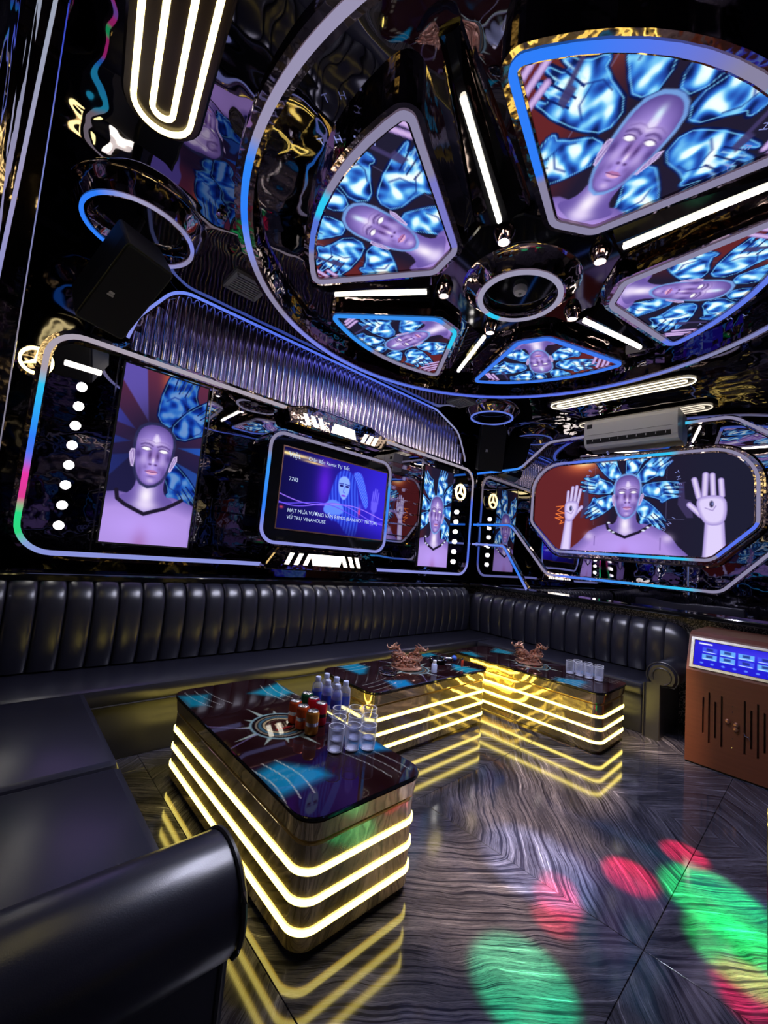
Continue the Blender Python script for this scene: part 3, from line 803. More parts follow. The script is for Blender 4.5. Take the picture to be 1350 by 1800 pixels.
def wall_picture(name, label, x0, x1, z0, z1, cx, cz, kx, kz, dark, raised=False):
    r_ = root(name, label, 'screen', ((x0 + x1) / 2, YA, z0), 'portrait screens in the mirror cabinet')
    MB().box((x0 - .012, YA - .026, z0 - .012), (x1 + .012, YA - .013, z1 + .012)).build('case', M['black'], r_)
    display('display', [(x0, z0), (x1, z0), (x1, z1), (x0, z1)], FA, .0275, 190, 420, lambda X, Z: paint_man((X - cx) / kx, (Z - cz) / kz, dark, raised), M['screen'], r_)
    return r_


wall_picture('portrait_screen', 'tall screen left of the television showing a bald figure before dark rays', .56, 1.18, 1.29, 2.655, .835, 2.0, .089, .0945, True)
wall_picture('portrait_screen', 'tall screen right of the television showing a bald figure crowned with blue hands', 4.03, 4.63, 1.27, 2.60, 4.33, 1.98, .086, .096, False)

tv = root('television', 'boxed television glowing blue with a song title, in the middle of the cabinet', 'television', (2.51, YA, 1.4))
tpath = resample(rrect(2.51, 1.915, 1.535, 1.03, .14, 8), .05)
slab(rrect(2.51, 1.915, 1.60, 1.09, .16, 8), [(0, .0125), (0, .145), (.008, .155)], FA).build('case', M['blackgloss'], tv)
band(tpath, .032, .028, .15, .166, FA).build('frame', M['rose'], tv)
TVC = [(1.39, LAV), (1.52, LAV), (1.7, BLUE), (2.15, (.05, .35, .95)), (2.24, GREY), (2.5, GREY)]
band(tpath, .015, .015, .16, .172, FA, colf=lambda p: grad(TVC, p[1])).build('led_strip', M['led'], tv, cols=True)
tq = [(1.885, 1.535), (3.235, 1.535), (3.235, 2.315), (1.885, 2.315)]
band(tq, .008, .004, .155, .162, FA).build('bezel', M['brass'], tv)
display('display', tq, FA, .158, 330, 200, lambda X, Z: paint_tv((X - 1.885) / 1.35, (Z - 1.535) / .78), M['screen'], tv)
tl = MB()
T_ = lambda x0, z0: (lambda x, y: (x0 + x, YA - .1595, z0 + y))
text_mb(tl, 'HẠT MƯA VƯƠNG VẤN REMIX (BẢN HOT TIKTOK)', T_(1.99, 1.70), .051, 0.98)
text_mb(tl, 'VŨ TRỤ VINAHOUSE', T_(1.99, 1.635), .048)
text_mb(tl, 'Việt', T_(1.94, 2.225), .075)
text_mb(tl, 'Chân Bấu Remix Tự Tiết', T_(2.16, 2.235), .05)
text_mb(tl, '7763', T_(1.97, 2.00), .052)
tl.build('lettering', M['letterw'], tv, fix=False)['kind'] = 'stuff'


def light_bar(label, out, z0, z1, slats, depth):
    r_ = root('light_bar', label, 'lamp', (2.53, YA, z0), 'light bars above and below the television')
    slab(rpoly(out, .03), [(0, .053), (0, depth - .01), (.012, depth)], FA).build('housing', M['rose'], r_)
    for q in slats:
        slab(q, [(0, depth - .004), (0, depth + .004), (.003, depth + .008)], FA).build('light_panel', M['panel'], r_)
    return r_


def slats(z0, z1, sgn, x0, cx0, cx1, x1):
    s = .05 * sgn; out = []
    for k in range(3):
        a = x0 + k * (cx0 - .06 - x0) / 2.6; out.append([(a, z0), (a + .045, z0), (a + .045 + s, z1), (a + s, z1)][::1])
    out.append([(cx0 - s * .2, z0), (cx1 + s * .2, z0), (cx1 + s * .9, z1), (cx0 - s * .9, z1)])
    for k in range(3):
        a = x1 - .045 - k * (x1 - cx1 - .06) / 2.6; out.append([(a, z0), (a + .045, z0), (a + .045 - s, z1), (a - s, z1)])
    return out


light_bar('chrome lamp bar with slanted light panels above the television', [(1.92, 2.56), (3.12, 2.56), (3.22, 2.70), (2.95, 2.78), (2.1, 2.78), (1.86, 2.70)], 2.56, 2.7, slats(2.585, 2.685, -1, 2.10, 2.39, 2.74, 3.0), .15)
light_bar('chrome lamp bar with slanted light panels below the television', [(1.80, 1.15), (3.26, 1.15), (3.10, 1.365), (1.95, 1.365)], 1.15, 1.36, slats(1.205, 1.315, 1, 2.03, 2.36, 2.67, 2.97), .15)

# fluted chrome panel under the ceiling
fo = rpoly([(.52, 2.755), (.585, 3.02), (.82, 3.375), (4.12, 3.375), (4.62, 3.20), (4.82, 2.86), (4.83, 2.755)], [0, .25, .25, .4, .3, .2, 0], 8)
fp = root('fluted_panel', 'long fluted chrome panel with an arched blue light line, above the cabinet', 'wall panel', (2.6, YA, 2.755))
slab(fo, [(0, 0), (0, .02)], FA).build('backing', M['rose'], fp)
arch = [p for p in resample(fo, .06) if p[1] > 2.80]
arch = sorted(arch, key=lambda p: math.atan2(p[1] - 2.6, -(p[0] - 2.67)))
band(arch, .012, .014, .02, .062, FA, closed=False).build('frame', M['rose'], fp)
band(arch, .011, .011, .06, .072, FA, closed=False, colf=lambda p: grad([(.5, LAV), (.9, (.16, .26, .95)), (1.6, BLUE2), (3.9, BLUE2), (4.3, (.3, .33, .6)), (4.9, GREY)], p[0])).build('led_strip', M['led'], fp, cols=True)


def fo_top(x):
    best = 2.76
    for a, b in zip(fo, fo[1:] + fo[:1]):
        if (a[0] - x) * (b[0] - x) <= 0 and a[0] != b[0]:
            best = max(best, a[1] + (b[1] - a[1]) * (x - a[0]) / (b[0] - a[0]))
    return best


pw = .066; x = .56
while x < 4.80:
    zt = min(fo_top(x), fo_top(x + pw * .9)) - .012; R = []
    ns = 7
    for k in range(ns + 1):
        z = 2.757 + (zt - 2.757) * k / ns; ring = []
        for j in range(7):
            a = PI * j / 6
            ring.append((x + pw * .5 - pw * .47 * math.cos(a), YA - .02 - .036 * math.sin(a), z))
        R.append(ring)
    MB().loft(R).build('flute', M['flute'], fp, smooth=True); x += pw


def star_ring(mbr, F, cx, cz, R, d0, d1, w):
    P = [(cx + R * math.cos(2 * PI * k / 40), cz + R * math.sin(2 * PI * k / 40)) for k in range(40)]
    A = band(P, w / 2, w / 2, d0, d1, F); mbr.add(A.v, A.f)
    for k in range(3):
        a = PI / 2 + 2 * PI * k / 3; c, s = math.cos(a), math.sin(a)
        q = [(cx + c * R, cz + s * R), (cx - s * .16 * R, cz + c * .16 * R), (cx + s * .16 * R, cz - c * .16 * R)]
        B = MB(); B.loft([[F(p, d0) for p in q], [F(p, d1) for p in q]]); mbr.add(B.v, B.f)


def emblem(label, cx, cz, R, F, loc):
    r_ = root('emblem_lamp', label, 'lamp', loc)
    P = [(cx + R * 1.35 * math.cos(2 * PI * k / 32), cz + R * 1.35 * math.sin(2 * PI * k / 32)) for k in range(32)]
    slab(P, [(0, .0), (0, .03), (.012, .04)], F).build('base', M['rose'], r_, smooth=True)
    mb = MB(); star_ring(mb, F, cx, cz, R, .038, .052, R * .22); mb.build('star', M['warm'], r_, label='glowing three-pointed star in a ring')


emblem('glowing three-pointed star lamp above the bulbs at the right cabinet end', 4.79, 2.36, .105, mapA(YA - .012), (4.79, YA, 2.36))
emblem('glowing three-pointed star lamp half hidden behind the left cabinet edge', .055, 2.47, .085, mapA(YA + .028), (.055, YA, 2.47))

# ------------------------------------------------------------------ right wall: capsule screen, light line, air conditioner
FB = mapB(XB)
ws = root('wall_screen', 'large capsule-shaped screen on the right wall showing a figure with raised palms', 'screen', (XB, 1.56, 1.6))
oct_ = [(.44, 2.72), (2.66, 2.72), (2.66, 1.97), (2.32, 1.61), (.78, 1.61), (.44, 1.97)][::-1]
wpath = resample(rpoly(oct_, [.14, .16, .16, .14, .36, .36], 9), .05)
slab(offset(wpath, -.07), [(0, 0), (0, .07), (.02, .085)], FB).build('case', M['rose'], ws)
band(wpath, .03, .03, .08, .12, FB).build('frame', M['rose'], ws)


def wcol(p):
    y, z = p
    if z > 2.68: return grad([(.6, GREY), (1.05, GREY), (1.15, CYAN), (1.5, (.05, .35, .95)), (2.1, BLUE2), (2.4, GREY)], y)
    if z < 1.66: return grad([(.7, GREY), (.92, GREY), (1.0, CYAN), (1.6, (.06, .35, .95)), (2.1, LAV), (2.3, GREY)], y)
    if z < 1.98 and y < 1.2: return BLUE2
    return GREY


band(wpath, .014, .014, .115, .13, FB, colf=wcol).build('led_strip', M['led'], ws, cols=True, label='grey and blue light strip')
yc, zc_, ky, kz = 1.545, 2.285, .0845, .094


def man_b(Y, Z):
    # in the picture the figure stands a little left of the middle of the panel
    return paint_man(-(Y - yc) / ky, (Z - zc_) / kz)


display('display', offset(wpath, .03), FB, .10, 400, 230, man_b, M['screen'], ws)
mb = MB()


def ring_text(mb, txt, a0, step, R, cx, cy, F, kx, kz2, sgn, inward=False):
    for i, ch in enumerate(txt):
        if ch == ' ': continue
        a = math.radians(a0 + step * i)
        def place(x, y, a=a):
            if inward: x, y = -x, -y
            rr = R + y; t = x
            U = rr * math.sin(a) + t * math.cos(a); V = rr * math.cos(a) - t * math.sin(a)
            return F(U, V)
        text_mb(mb, ch, place, .62, align='CENTER')


FW = lambda U, V: (XB - .1015, yc - U * ky, zc_ + (V + .6) * kz)
ring_text(mb, 'ARE THE', -76, 8.0, 5.35, 0, 0, FW, ky, kz, 1)
ring_text(mb, 'IS THE L', 50, 7.0, 5.6, 0, 0, FW, ky, kz, 1)
ring_text(mb, 'ING', 122, 7.5, 6.0, 0, 0, FW, ky, kz, 1)
mb.build('lettering', M['letter'], ws, fix=False)['kind'] = 'stuff'

ll = root('light_line', 'grey and blue light line curling round the capsule screen', 'lamp', (XB, 1.56, 1.3))
o1 = rpoly([(3.62, 1.935), (3.0, 1.935), (2.46, 1.31), (.72, 1.31), (.18, 1.93), (-.5, 1.935)], .16, 8, False)
o2 = rpoly([(3.62, 2.71), (2.92, 2.725), (2.52, 3.05), (2.02, 3.06)], .22, 8, False)
o3 = rpoly([(1.03, 3.06), (.64, 3.06), (.22, 2.725), (-.5, 2.71)], .22, 8, False)
o4 = rpoly([(3.62, 1.645), (3.10, 1.645), (2.72, 1.09)], .1, 8, False)
for P, cf in ((o1, lambda p: grad([(.0, GREY), (.88, GREY), (.98, CYAN), (1.7, (.06, .3, .95)), (2.25, BLUE2), (2.4, GREY), (2.9, GREY), (3.0, BLUE), (3.7, BLUE)], p[0])),
              (o2, lambda p: grad([(2.0, GREY), (2.85, GREY), (2.95, (.05, .3, 1)), (3.6, BLUE)], p[0])),
              (o3, lambda p: grad([(.0, GREY), (.95, GREY), (1.0, CYAN)], p[0])),
              (o4, lambda p: grad([(2.7, LAV), (2.85, BLUE), (3.7, LAV)], p[0]))):
    P = resample(P, .06, False)
    band(P, .028, .028, 0, .03, FB, False).build('channel', M['rose'], ll)
    band(P, .014, .014, .028, .04, FB, False, cf).build('led_strip', M['led'], ll, cols=True)

ac = root('air_conditioner', 'white split air conditioner above the capsule screen', 'air conditioner', (XB, 1.52, 2.87))
y0, y1 = 1.06, 2.0
prof = [(0, 2.88), (.10, 2.862), (.17, 2.875), (.205, 2.92), (.215, 3.0), (.215, 3.14), (.195, 3.185), (.15, 3.195), (0, 3.195)]
MB().loft([[(XB - d, y, z) for d, z in prof] for y in (y0, y0 + .012, y1 - .012, y1)]).build('body', M['white'], ac)
MB().loft([[(XB - d, y, z) for d, z in ((.196, 2.915), (.205, 2.905), (.219, 2.952), (.212, 2.958))] for y in (y0 + .06, y1 - .03)]).build('slot', M['black'], ac)
for k in range(9):
    y = y0 + .10 + k * .092
    MB().box((XB - .2215, y, 2.925), (XB - .2185, y + .006, 2.95)).build('slat', M['white'], ac)
MB().box((XB - .216, y0 + .02, 3.005), (XB - .2145, y1 - .02, 3.008)).build('seam', M['black'], ac)
MB().box((XB - .2165, y1 - .09, 3.09), (XB - .2145, y1 - .03, 3.14)).build('indicator', M['black'], ac)

# ------------------------------------------------------------------ left wall: upright light frame in front of the mirror
lf = root('wall_lamp', 'upright chrome frame edged with light strips on the left wall', 'lamp', (XC, 2.03, 1.06))
MB().loft([[(XC, 2.0, z), (e, 2.0, z), (e, 2.07, z), (XC, 2.07, z)] for z, e in ((1.06, -.012), (2.04, -.031), (2.7, -.043), (3.2, -.054), (3.5, -.061))]).build('frame', M['rose'], lf)
MB().loft([[(a, 1.99, z), (a + .012, 1.99, z), (a + .012, 2.0, z), (a, 2.0, z)] for z, a in ((1.10, -.119), (2.3, -.116), (2.6, -.112), (3.0, -.108), (3.4, -.104), (3.49, -.103))], cols=[c for c in ((.16, .3, .75), (.3, .3, .6), (.36, .33, .55), (.34, .36, .5), (.36, .4, .5), (.3, .3, .4)) for _ in range(4)]).build('led_strip', M['led'], lf, cols=True)
MB().loft([[(e - .004, 1.994, z), (e, 1.994, z), (e, 2.0, z), (e - .004, 2.0, z)] for z, e in ((1.10, -.013), (2.04, -.031), (2.7, -.043), (3.2, -.054), (3.49, -.061))], cols=[c for c in ((.2, .2, .3), (.25, .22, .28), (.2, .24, .6), (.05, .08, .6), (.03, .05, .5)) for _ in range(4)]).build('led_strip', M['led'], lf, cols=True)

# ------------------------------------------------------------------ ceiling: ring, screens, spokes, hub
FZ = mapZ(ZC); FS = mapZ(ZS)
cr = root('ceiling_ring', 'huge ceiling ring with a blue and grey light strip round the wheel', 'ceiling ring', (2.583, 1.549, ZC))
RP = [(2.583 + 1.937 * math.cos(2 * PI * k / 144), 1.549 + 1.937 * math.sin(2 * PI * k / 144)) for k in range(144)]
band(RP, .055, .05, .09, .135, FZ).build('housing', M['rose'], cr)
RC = [(0, (.12, .2, .9)), (40, (.10, .16, .85)), (75, (.12, .2, .85)), (100, (.16, .22, .9)), (118, (.25, .26, .7)), (122, GREY), (138, GREY), (146, (.22, .3, .9)), (152, BLUE), (166, (.03, .26, 1)), (170, (.33, .30, .46)), (195, (.33, .30, .46)), (215, (.25, .25, .62)), (230, (.18, .2, .8)), (300, BLUE2), (330, (.25, .25, .4)), (360, (.12, .2, .9))]
band(RP, .019, .019, .13, .145, FZ, colf=lambda p: grad(RC, math.degrees(math.atan2(p[1] - 1.549, p[0] - 2.583)) % 360)).build('led_strip', M['led'], cr, cols=True)

SCOL = {235: lambda a, r: grad([(-20, BLUE), (-8, (.10, .2, .9)), (1, (.18, .2, .62)), (6, GREY), (12, GREY), (14, CYAN), (25, CYAN)], a) if r > 1.42 else ((BLUE if r > 1.0 else GREY) if a < 0 else GREY),
        163: lambda a, r: (CYAN if -4 < a < 4 and r > 1.4 else (.1, .18, .7) if abs(a + 8) < 7 and r > 1.4 else (.2, .2, .6) if (a > 12 and r < 1.2) else GREY),
        91: lambda a, r: CYAN if (r < .95 and a < -4) else ((.04, .3, .95) if a > 3 else GREY),
        19: lambda a, r: (.05, .2, .9), 307: lambda a, r: GREY if r < 1.4 else (.12, .2, .85)}
LBL = {235: 'largest ceiling screen, nearest, upper right, face stretched diagonally', 163: 'ceiling screen left of the hub, face lying on its side',
       91: 'small ceiling screen toward the far wall, edged in cyan light', 19: 'ceiling screen seen upside down between hub and air conditioner', 307: 'ceiling screen right of the hub, face lying flat, toward the right wall'}
for ang in (235, 163, 91, 19, 307):
    A = math.radians(ang); ca, sa = math.cos(A), math.sin(A)
    loc = (WC.x + 1.1 * ca, WC.y + 1.1 * sa, ZC)
    r_ = root('ceiling_screen', LBL[ang], 'screen', loc, 'wheel screens on the ceiling')
    arc = [(1.52 * math.cos(t), 1.52 * math.sin(t)) for t in np.linspace(-.485, .485, 13)]
    loc2 = [(.665, .125)] + [(.665, -.125)] + arc
    loc2 = rpoly(loc2, [.09, .09, .10] + [0] * 11 + [.10], 6)
    F = lambda p, d, ca=ca, sa=sa: (WC.x + p[0] * ca - p[1] * sa, WC.y + p[0] * sa + p[1] * ca, ZC - d)
    path = resample(loc2, .05)
    band(path, .05, .03, 0, .135, F).build('frame', M['rose'], r_)
    cf = SCOL[ang]
    band(path, .017, .016, .13, .148, F, colf=lambda p: cf(math.degrees(math.atan2(p[1], p[0])), math.hypot(*p))).build('led_strip', M['led'], r_, cols=True)
    kx = {163: .080, 19: .066, 91: .068, 307: .069, 235: .075}[ang]
    # picture up points away from the hub; seen from below the picture's right is -t
    display('display', offset(path, .028), F, .12, 260, 200, lambda X, Y, kx=kx: paint_man(Y / kx, (X - 1.137) / .093, False, False, True), M['screen'], r_)
    if ang in (163, 235, 307):
        mb = MB(); FT = lambda U, V, F=F, kx=kx: F((1.137 + (V + .6) * .093, U * kx), .1215)
        ring_text(mb, 'THEY', 42 if ang != 235 else 66, 9, 6.2, 0, 0, FT, 1, 1, 1); mb.build('lettering', M['letter'], r_, fix=False)['kind'] = 'stuff'
SPL = {55: 'far spoke lamp, short tube pointing to the room corner', 127: 'spoke lamp with its tube lying level, left of the hub', 199: 'nearest spoke lamp, long white tube above the left ceiling screen',
       271: 'spoke lamp under the largest ceiling screen, running off to the right', 343: 'spoke lamp right of the hub, pointing to the air conditioner'}
STL = {55: 'small chrome spotlight at the far spoke', 127: 'small chrome spotlight left of the hub ring', 199: 'small chrome spotlight at the foot of the nearest spoke tube', 271: 'small chrome spotlight right above the hub ring', 343: 'small chrome spotlight right below the hub ring'}
hubc = (WC.x, WC.y)
hub = root('wheel_hub', 'round chrome hub at the centre of the ceiling wheel', 'ceiling lamp', (WC.x, WC.y, ZC))
pl = []
for k in range(5):
    a = math.radians(55 + 72 * k); b = math.radians(55 + 36 + 72 * k)
    pl += [(WC.x + .66 * math.cos(a - .2), WC.y + .66 * math.sin(a - .2)), (WC.x + .66 * math.cos(a + .2), WC.y + .66 * math.sin(a + .2)), (WC.x + .58 * math.cos(b), WC.y + .58 * math.sin(b))]
slab(pl, [(0, 0), (0, .045), (.012, .05)], FZ).build('plate', M['blackgloss'], hub)
MB().lathe([(.42, -.05), (.385, -.06), (.315, -.145), (.262, -.15), (.252, -.135), (.252, -.09)], 64, (WC.x, WC.y, ZC), caps=False).build('cone', M['rose'], hub, smooth=True)
HP = [(WC.x + .283 * math.cos(2 * PI * k / 72), WC.y + .283 * math.sin(2 * PI * k / 72)) for k in range(72)]
band(HP, .018, .018, .145, .158, FZ, colf=lambda p: CYAN if 62 < math.degrees(math.atan2(p[1] - WC.y, p[0] - WC.x)) % 360 < 88 else (.34, .32, .46)).build('led_strip', M['led'], hub, cols=True)
MB().lathe([(.255, -.095), (.255, -.085)], 48, (WC.x, WC.y, ZC)).build('disc', M['blackgloss'], hub)
sd = root('smoke_detector', 'small white smoke detector inside the hub ring', 'smoke detector', (WC.x - .03, WC.y - .02, ZC - .095))
MB().lathe([(.048, -.093), (.05, -.12), (.042, -.138), (.02, -.142)], 24, (WC.x - .03, WC.y - .02, ZC)).build('body', M['white'], sd, smooth=True)
MB().lathe([(.012, -.142), (.010, -.148)], 12, (WC.x - .03, WC.y - .02, ZC)).build('sensor', M['greyv'], sd)
for k in range(5):
    ang = 55 + 72 * k; A = math.radians(ang); ca, sa = math.cos(A), math.sin(A)
    F = lambda r, t, z, ca=ca, sa=sa: (WC.x + r * ca - t * sa, WC.y + r * sa + t * ca, z)
    r_ = root('spoke_lamp', SPL[ang], 'lamp', F(1.05, 0, ZC), 'spoke lamps of the ceiling wheel')
    sec = lambda r, w, h: [F(r, -w, ZC), F(r, -w, ZC - .02), F(r, -w * .35, ZC - h), F(r, w * .35, ZC - h), F(r, w, ZC - .02), F(r, w, ZC)]
    MB().loft([sec(.665, .155, .085), sec(1.48, .055, .085), sec(1.62, .045, .03)]).build('housing', M['blackgloss'], r_)
    for sg in (-1, 1):
        MB().loft([[F(r, sg * w, ZC - .001), F(r, sg * w, ZC - .03), F(r, sg * (w + .008), ZC - .03), F(r, sg * (w + .008), ZC - .001)] for r, w in ((.67, .158), (1.5, .06))]).build('trim', M['rose'], r_)
    MB().tube([F(.69, 0, ZC - .093), F(1.42, 0, ZC - .093)], .014, 10).build('light_tube', M['cool'], r_, smooth=True)
    q = F(.555, 0, 0); sp_ = root('spotlight', STL[ang], 'lamp', (q[0], q[1], ZC - .05), 'spotlights round the hub')
    MB().lathe([(.03, -.05), (.066, -.055), (.062, -.075), (.040, -.125), (.034, -.128), (.030, -.118)], 24, (q[0], q[1], ZC), caps=False).build('shade', M['rose'], sp_, smooth=True)
    MB().lathe([(.004, -.13), (.024, -.126), (.031, -.118), (.031, -.112)], 16, (q[0], q[1], ZC)).build('bulb', M['bulb'], sp_, smooth=True)
    spot('hub_spot', (q[0], q[1], ZC - .135), (q[0], q[1], 0), (.76, .77, 1.0), 92, 140, 0.8, .03)


# ------------------------------------------------------------------ ceiling lamps, recess rings, vents, speakers
def hairpin(P0, P1, w):
    a = Vector(P0); b = Vector(P1); u = (b - a).normalized(); v = Vector((-u.y, u.x)); out = []
    for k in range(13):
        t = PI / 2 + PI * k / 12; out.append(tuple(a + u * (w * math.cos(t)) + v * (w * math.sin(t))))
    for k in range(13):
        t = -PI / 2 + PI * k / 12; out.append(tuple(b + u * (w * math.cos(t)) + v * (w * math.sin(t))))
    return out


def neon(label, P0, P1, ws_, rad, mt, drop=.09):
    r_ = root('neon_lamp', label, 'lamp', ((P0[0] + P1[0]) / 2, (P0[1] + P1[1]) / 2, ZS), 'neon hairpin lamps on the ceiling')
    slab(hairpin(P0, P1, ws_[0] + .05), [(0, 0), (0, drop - .02), (.010, drop - .010)], FS).build('base', M['lampbase'], r_)
    for w in ws_:
        MB().tube([FS(p, drop) for p in resample(hairpin(P0, P1, w), .05)], rad, 8, True).build('neon_tube', mt, r_, smooth=True)


neon('long four-line neon hairpin on the ceiling beside the right wall', (4.79, .98), (4.79, 2.21), (.105, .036), .0065, M['pale'], .04)
neon('broad four-line yellow neon hairpin at the upper left of the ceiling', (.114, .714), (.31, 2.10), (.119, .043), .0125, M['warm'], .05)

for cx, cy, R, lb, dr in ((.4286, 3.02, .31, 'large recessed ring lamp above the left speaker', .10), (4.64, 3.07, .268, 'recessed ring lamp on the ceiling in the far right corner', .08)):
    r_ = root('ring_lamp', lb, 'lamp', (cx, cy, ZS), 'recessed ring lamps in the ceiling corners')
    MB().lathe([(R + .09, 0), (R + .085, -.015), (R + .02, -dr), (R - .03, -dr), (R - .075, -.03), (R - .075, -.01)], 56, (cx, cy, ZS), caps=False).build('rim', M['rose'], r_, smooth=True)
    P = [(cx + R * math.cos(2 * PI * k / 64), cy + R * math.sin(2 * PI * k / 64)) for k in range(64)]
    cfl = (lambda p, cx=cx, cy=cy: grad([(0, GREY), (60, (.3, .3, .7)), (100, BLUE), (215, BLUE), (250, (.4, .38, .6)), (300, GREY), (330, (.2, .25, .8)), (360, GREY)], math.degrees(math.atan2(p[1] - cy, p[0] - cx)) % 360)) if cx < 1 else (lambda p: (.13, .2, .75))
    band(P, .011, .011, dr - .003, dr + .01, FS, colf=cfl).build('led_strip', M['led'], r_, cols=True)
    MB().lathe([(R - .06, -.03), (R - .06, -.02)], 48, (cx, cy, ZS)).build('disc', M['blackgloss'], r_)

for cx, cy, lb in ((1.19, 3.125, 'square grey ceiling vent left, near the big ring'), (4.10, 3.18, 'square grey ceiling vent at the far right end')):
    r_ = root('ceiling_vent', lb, 'vent', (cx, cy, ZS), 'grey ceiling vents')
    sq = rrect(cx, cy, .27, .27, .01, 2)
    band(sq, 0, .03, 0, .025, FS).build('frame', M['greyv'], r_)
    for k in range(7): MB().box((cx - .105, cy - .105 + k * .03, ZS - .02), (cx + .105, cy - .105 + k * .03 + .018, ZS - .006)).build('slat', M['greyv'], r_)
sp2 = root('sprinkler', 'tiny chrome sprinkler head on the ceiling left of the big ring', 'sprinkler', (.77, 2.57, ZS))
MB().lathe([(.035, 0), (.033, -.012), (.012, -.016), (.012, -.04), (.004, -.042)], 16, (.77, 2.57, ZS)).build('body', M['chrome'], sp2, smooth=True)
MB().lathe([(.022, -.044), (.022, -.048)], 12, (.77, 2.57, ZS)).build('deflector', M['chrome'], sp2)


def speaker(label, c, yw, pt, w, h, d, br0, rl=0.0):
    r_ = root('speaker', label, 'speaker', c, 'black loudspeakers in the ceiling corners')
    yw, pt, rl = (math.radians(q) for q in (yw, pt, rl))
    f = Vector((math.cos(yw) * math.cos(pt), math.sin(yw) * math.cos(pt), math.sin(pt))); r0 = Vector((-math.sin(yw), math.cos(yw), 0)); u0 = f.cross(r0)
    r = math.cos(rl) * r0 + math.sin(rl) * u0; u = -math.sin(rl) * r0 + math.cos(rl) * u0
    C0 = Vector(c); G = lambda p, q: C0 + r * p[0] + u * p[1] + f * q
    out = rrect(0, 0, w, h, .02, 3)
    mb = MB(); mb.loft([[G((p[0] * .92, p[1] * .97), -d) for p in out], [G(p, -d * .35) for p in out], [G(p, -.012) for p in out]]); mb.build('cabinet', M['black'], r_)
    gr_ = rrect(0, 0, w - .016, h - .016, .018, 3)
    mb = MB(); mb.loft([[G(p, -.012) for p in gr_], [G(p, -.003) for p in gr_], [G((p[0] * .98, p[1] * .98), 0) for p in gr_]]); gg = mb.build('grille', M['grille'], r_)
    mb = MB()
    mb.loft([[G(p, .0005) for p in rrect(-w * .22, -h * .08, .035, .012, .003, 2)], [G(p, .003) for p in rrect(-w * .22, -h * .08, .035, .012, .003, 2)]])
    mb.loft([[G(p, .0005) for p in rrect(-w * .22, -h * .05, .028, .016, .003, 2)], [G(p, .003) for p in rrect(-w * .22, -h * .05, .028, .016, .003, 2)]]); mb.build('badge', M['logo'], gg)
    MB().tube([G((0, 0), -d * .98), br0], .025, 10).build('bracket', M['black'], r_, smooth=True)


speaker('big black speaker hanging tilted in the left far corner', (.376, 2.813, 2.757), -76.7, -51.9, .275, .55, .3, (.42, 2.98, ZS - .03), -5.4)
speaker('black speaker in the right far corner beside the air conditioner', (4.80, 3.13, 2.95), -135, -12, .34, .62, .3, (4.98, 3.34, ZS - .002))
# ------------------------------------------------------------------ sofas


def channel_mesh(w, H, zb=.44):
    """one upholstered channel: local x across, y = out from the wall side (negative is front), z up"""
    prof = [(.00, .0), (-.035, .02), (-.055, .12), (-.062, .24), (-.055, .36), (-.045, .46), (-.012, .535), (.05, .575), (.12, .56), (.15, .50), (.15, .0)]
    prof = [(y, z * H / .575) for y, z in prof]; R = []
    for t in (0, .015, .04, .09, .2, .35, .5, .65, .8, .91, .96, .985, 1):
        s = abs(2 * t - 1); k = 1 - .45 * s ** 3 - .55 * s ** 22
        R.append([((t - .5) * w, y + (.030 * (1 - k) if y < .1 else 0), zb + z * (1 - .03 * (1 - k))) for y, z in prof])
    return MB().loft(R)


sofa = root('sofa', 'long black leather sofa with channelled back under the far wall cabinet', 'sofa', (2.45, 3.2, 0), None)
MB().box((XC + .02, 2.97, 0), (5.12, 3.60, .335), .012).build('base', M['leather'], sofa, smooth=True)
MB().box((XC + .02, 2.935, .33), (5.13, 3.62, .445), .035).build('seat', M['leather'], sofa, smooth=True)
MB().tube([(.50, 2.945, .337), (4.42, 2.945, .337)], .006, 6).build('piping', M['piping'], sofa)
MB().box((XC + .02, 3.44, .3), (5.15, 3.63, .93), .02).build('back_frame', M['black'], sofa)
cm = channel_mesh(.149, .575); first = None; o0 = org(sofa)
for k in range(33):
    x = .03 + .15 * k
    if x > 4.95: break
    if first is None:
        cm.v = [(v[0] + x, v[1] + 3.43, v[2]) for v in cm.v]; first = cm.build('back_channel', M['leather'], sofa, smooth=True); fx = x
    else:
        c = first.copy(); COL.objects.link(c); c.parent = sofa; c.location = (x - fx, 0, 0)

so2 = root('sofa', 'black leather sofa section along the right wall, ending in a scroll arm beside the console', 'sofa', (4.8, 2.1, 0))
MB().box((4.45, 1.16, 0), (5.12, 2.93, .335), .012).build('base', M['leather'], so2, smooth=True)
MB().box((4.42, 1.14, .33), (5.13, 2.93, .445), .035).build('seat', M['leather'], so2, smooth=True)
MB().box((5.02, 1.10, .3), (5.16, 2.93, .90), .02).build('back_frame', M['black'], so2)
o2_ = org(so2); cm = channel_mesh(.164, .53); cm.v = [(v[1], -v[0], v[2]) for v in cm.v]; first = None
for k in range(11):
    y = 2.845 - .165 * k
    if first is None:
        cm.v = [(v[0] + 5.0, v[1] + y, v[2]) for v in cm.v]; first = cm.build('back_channel', M['leather'], so2, smooth=True); fy = y
    else:
        c = first.copy(); COL.objects.link(c); c.parent = so2; c.location = (0, y - fy, 0)
for k in range(3):
    c = first.copy(); COL.objects.link(c); c.parent = sofa; c.location = (o2_.x - o0.x, 3.34 - .165 * k - fy + o2_.y - o0.y, 0)
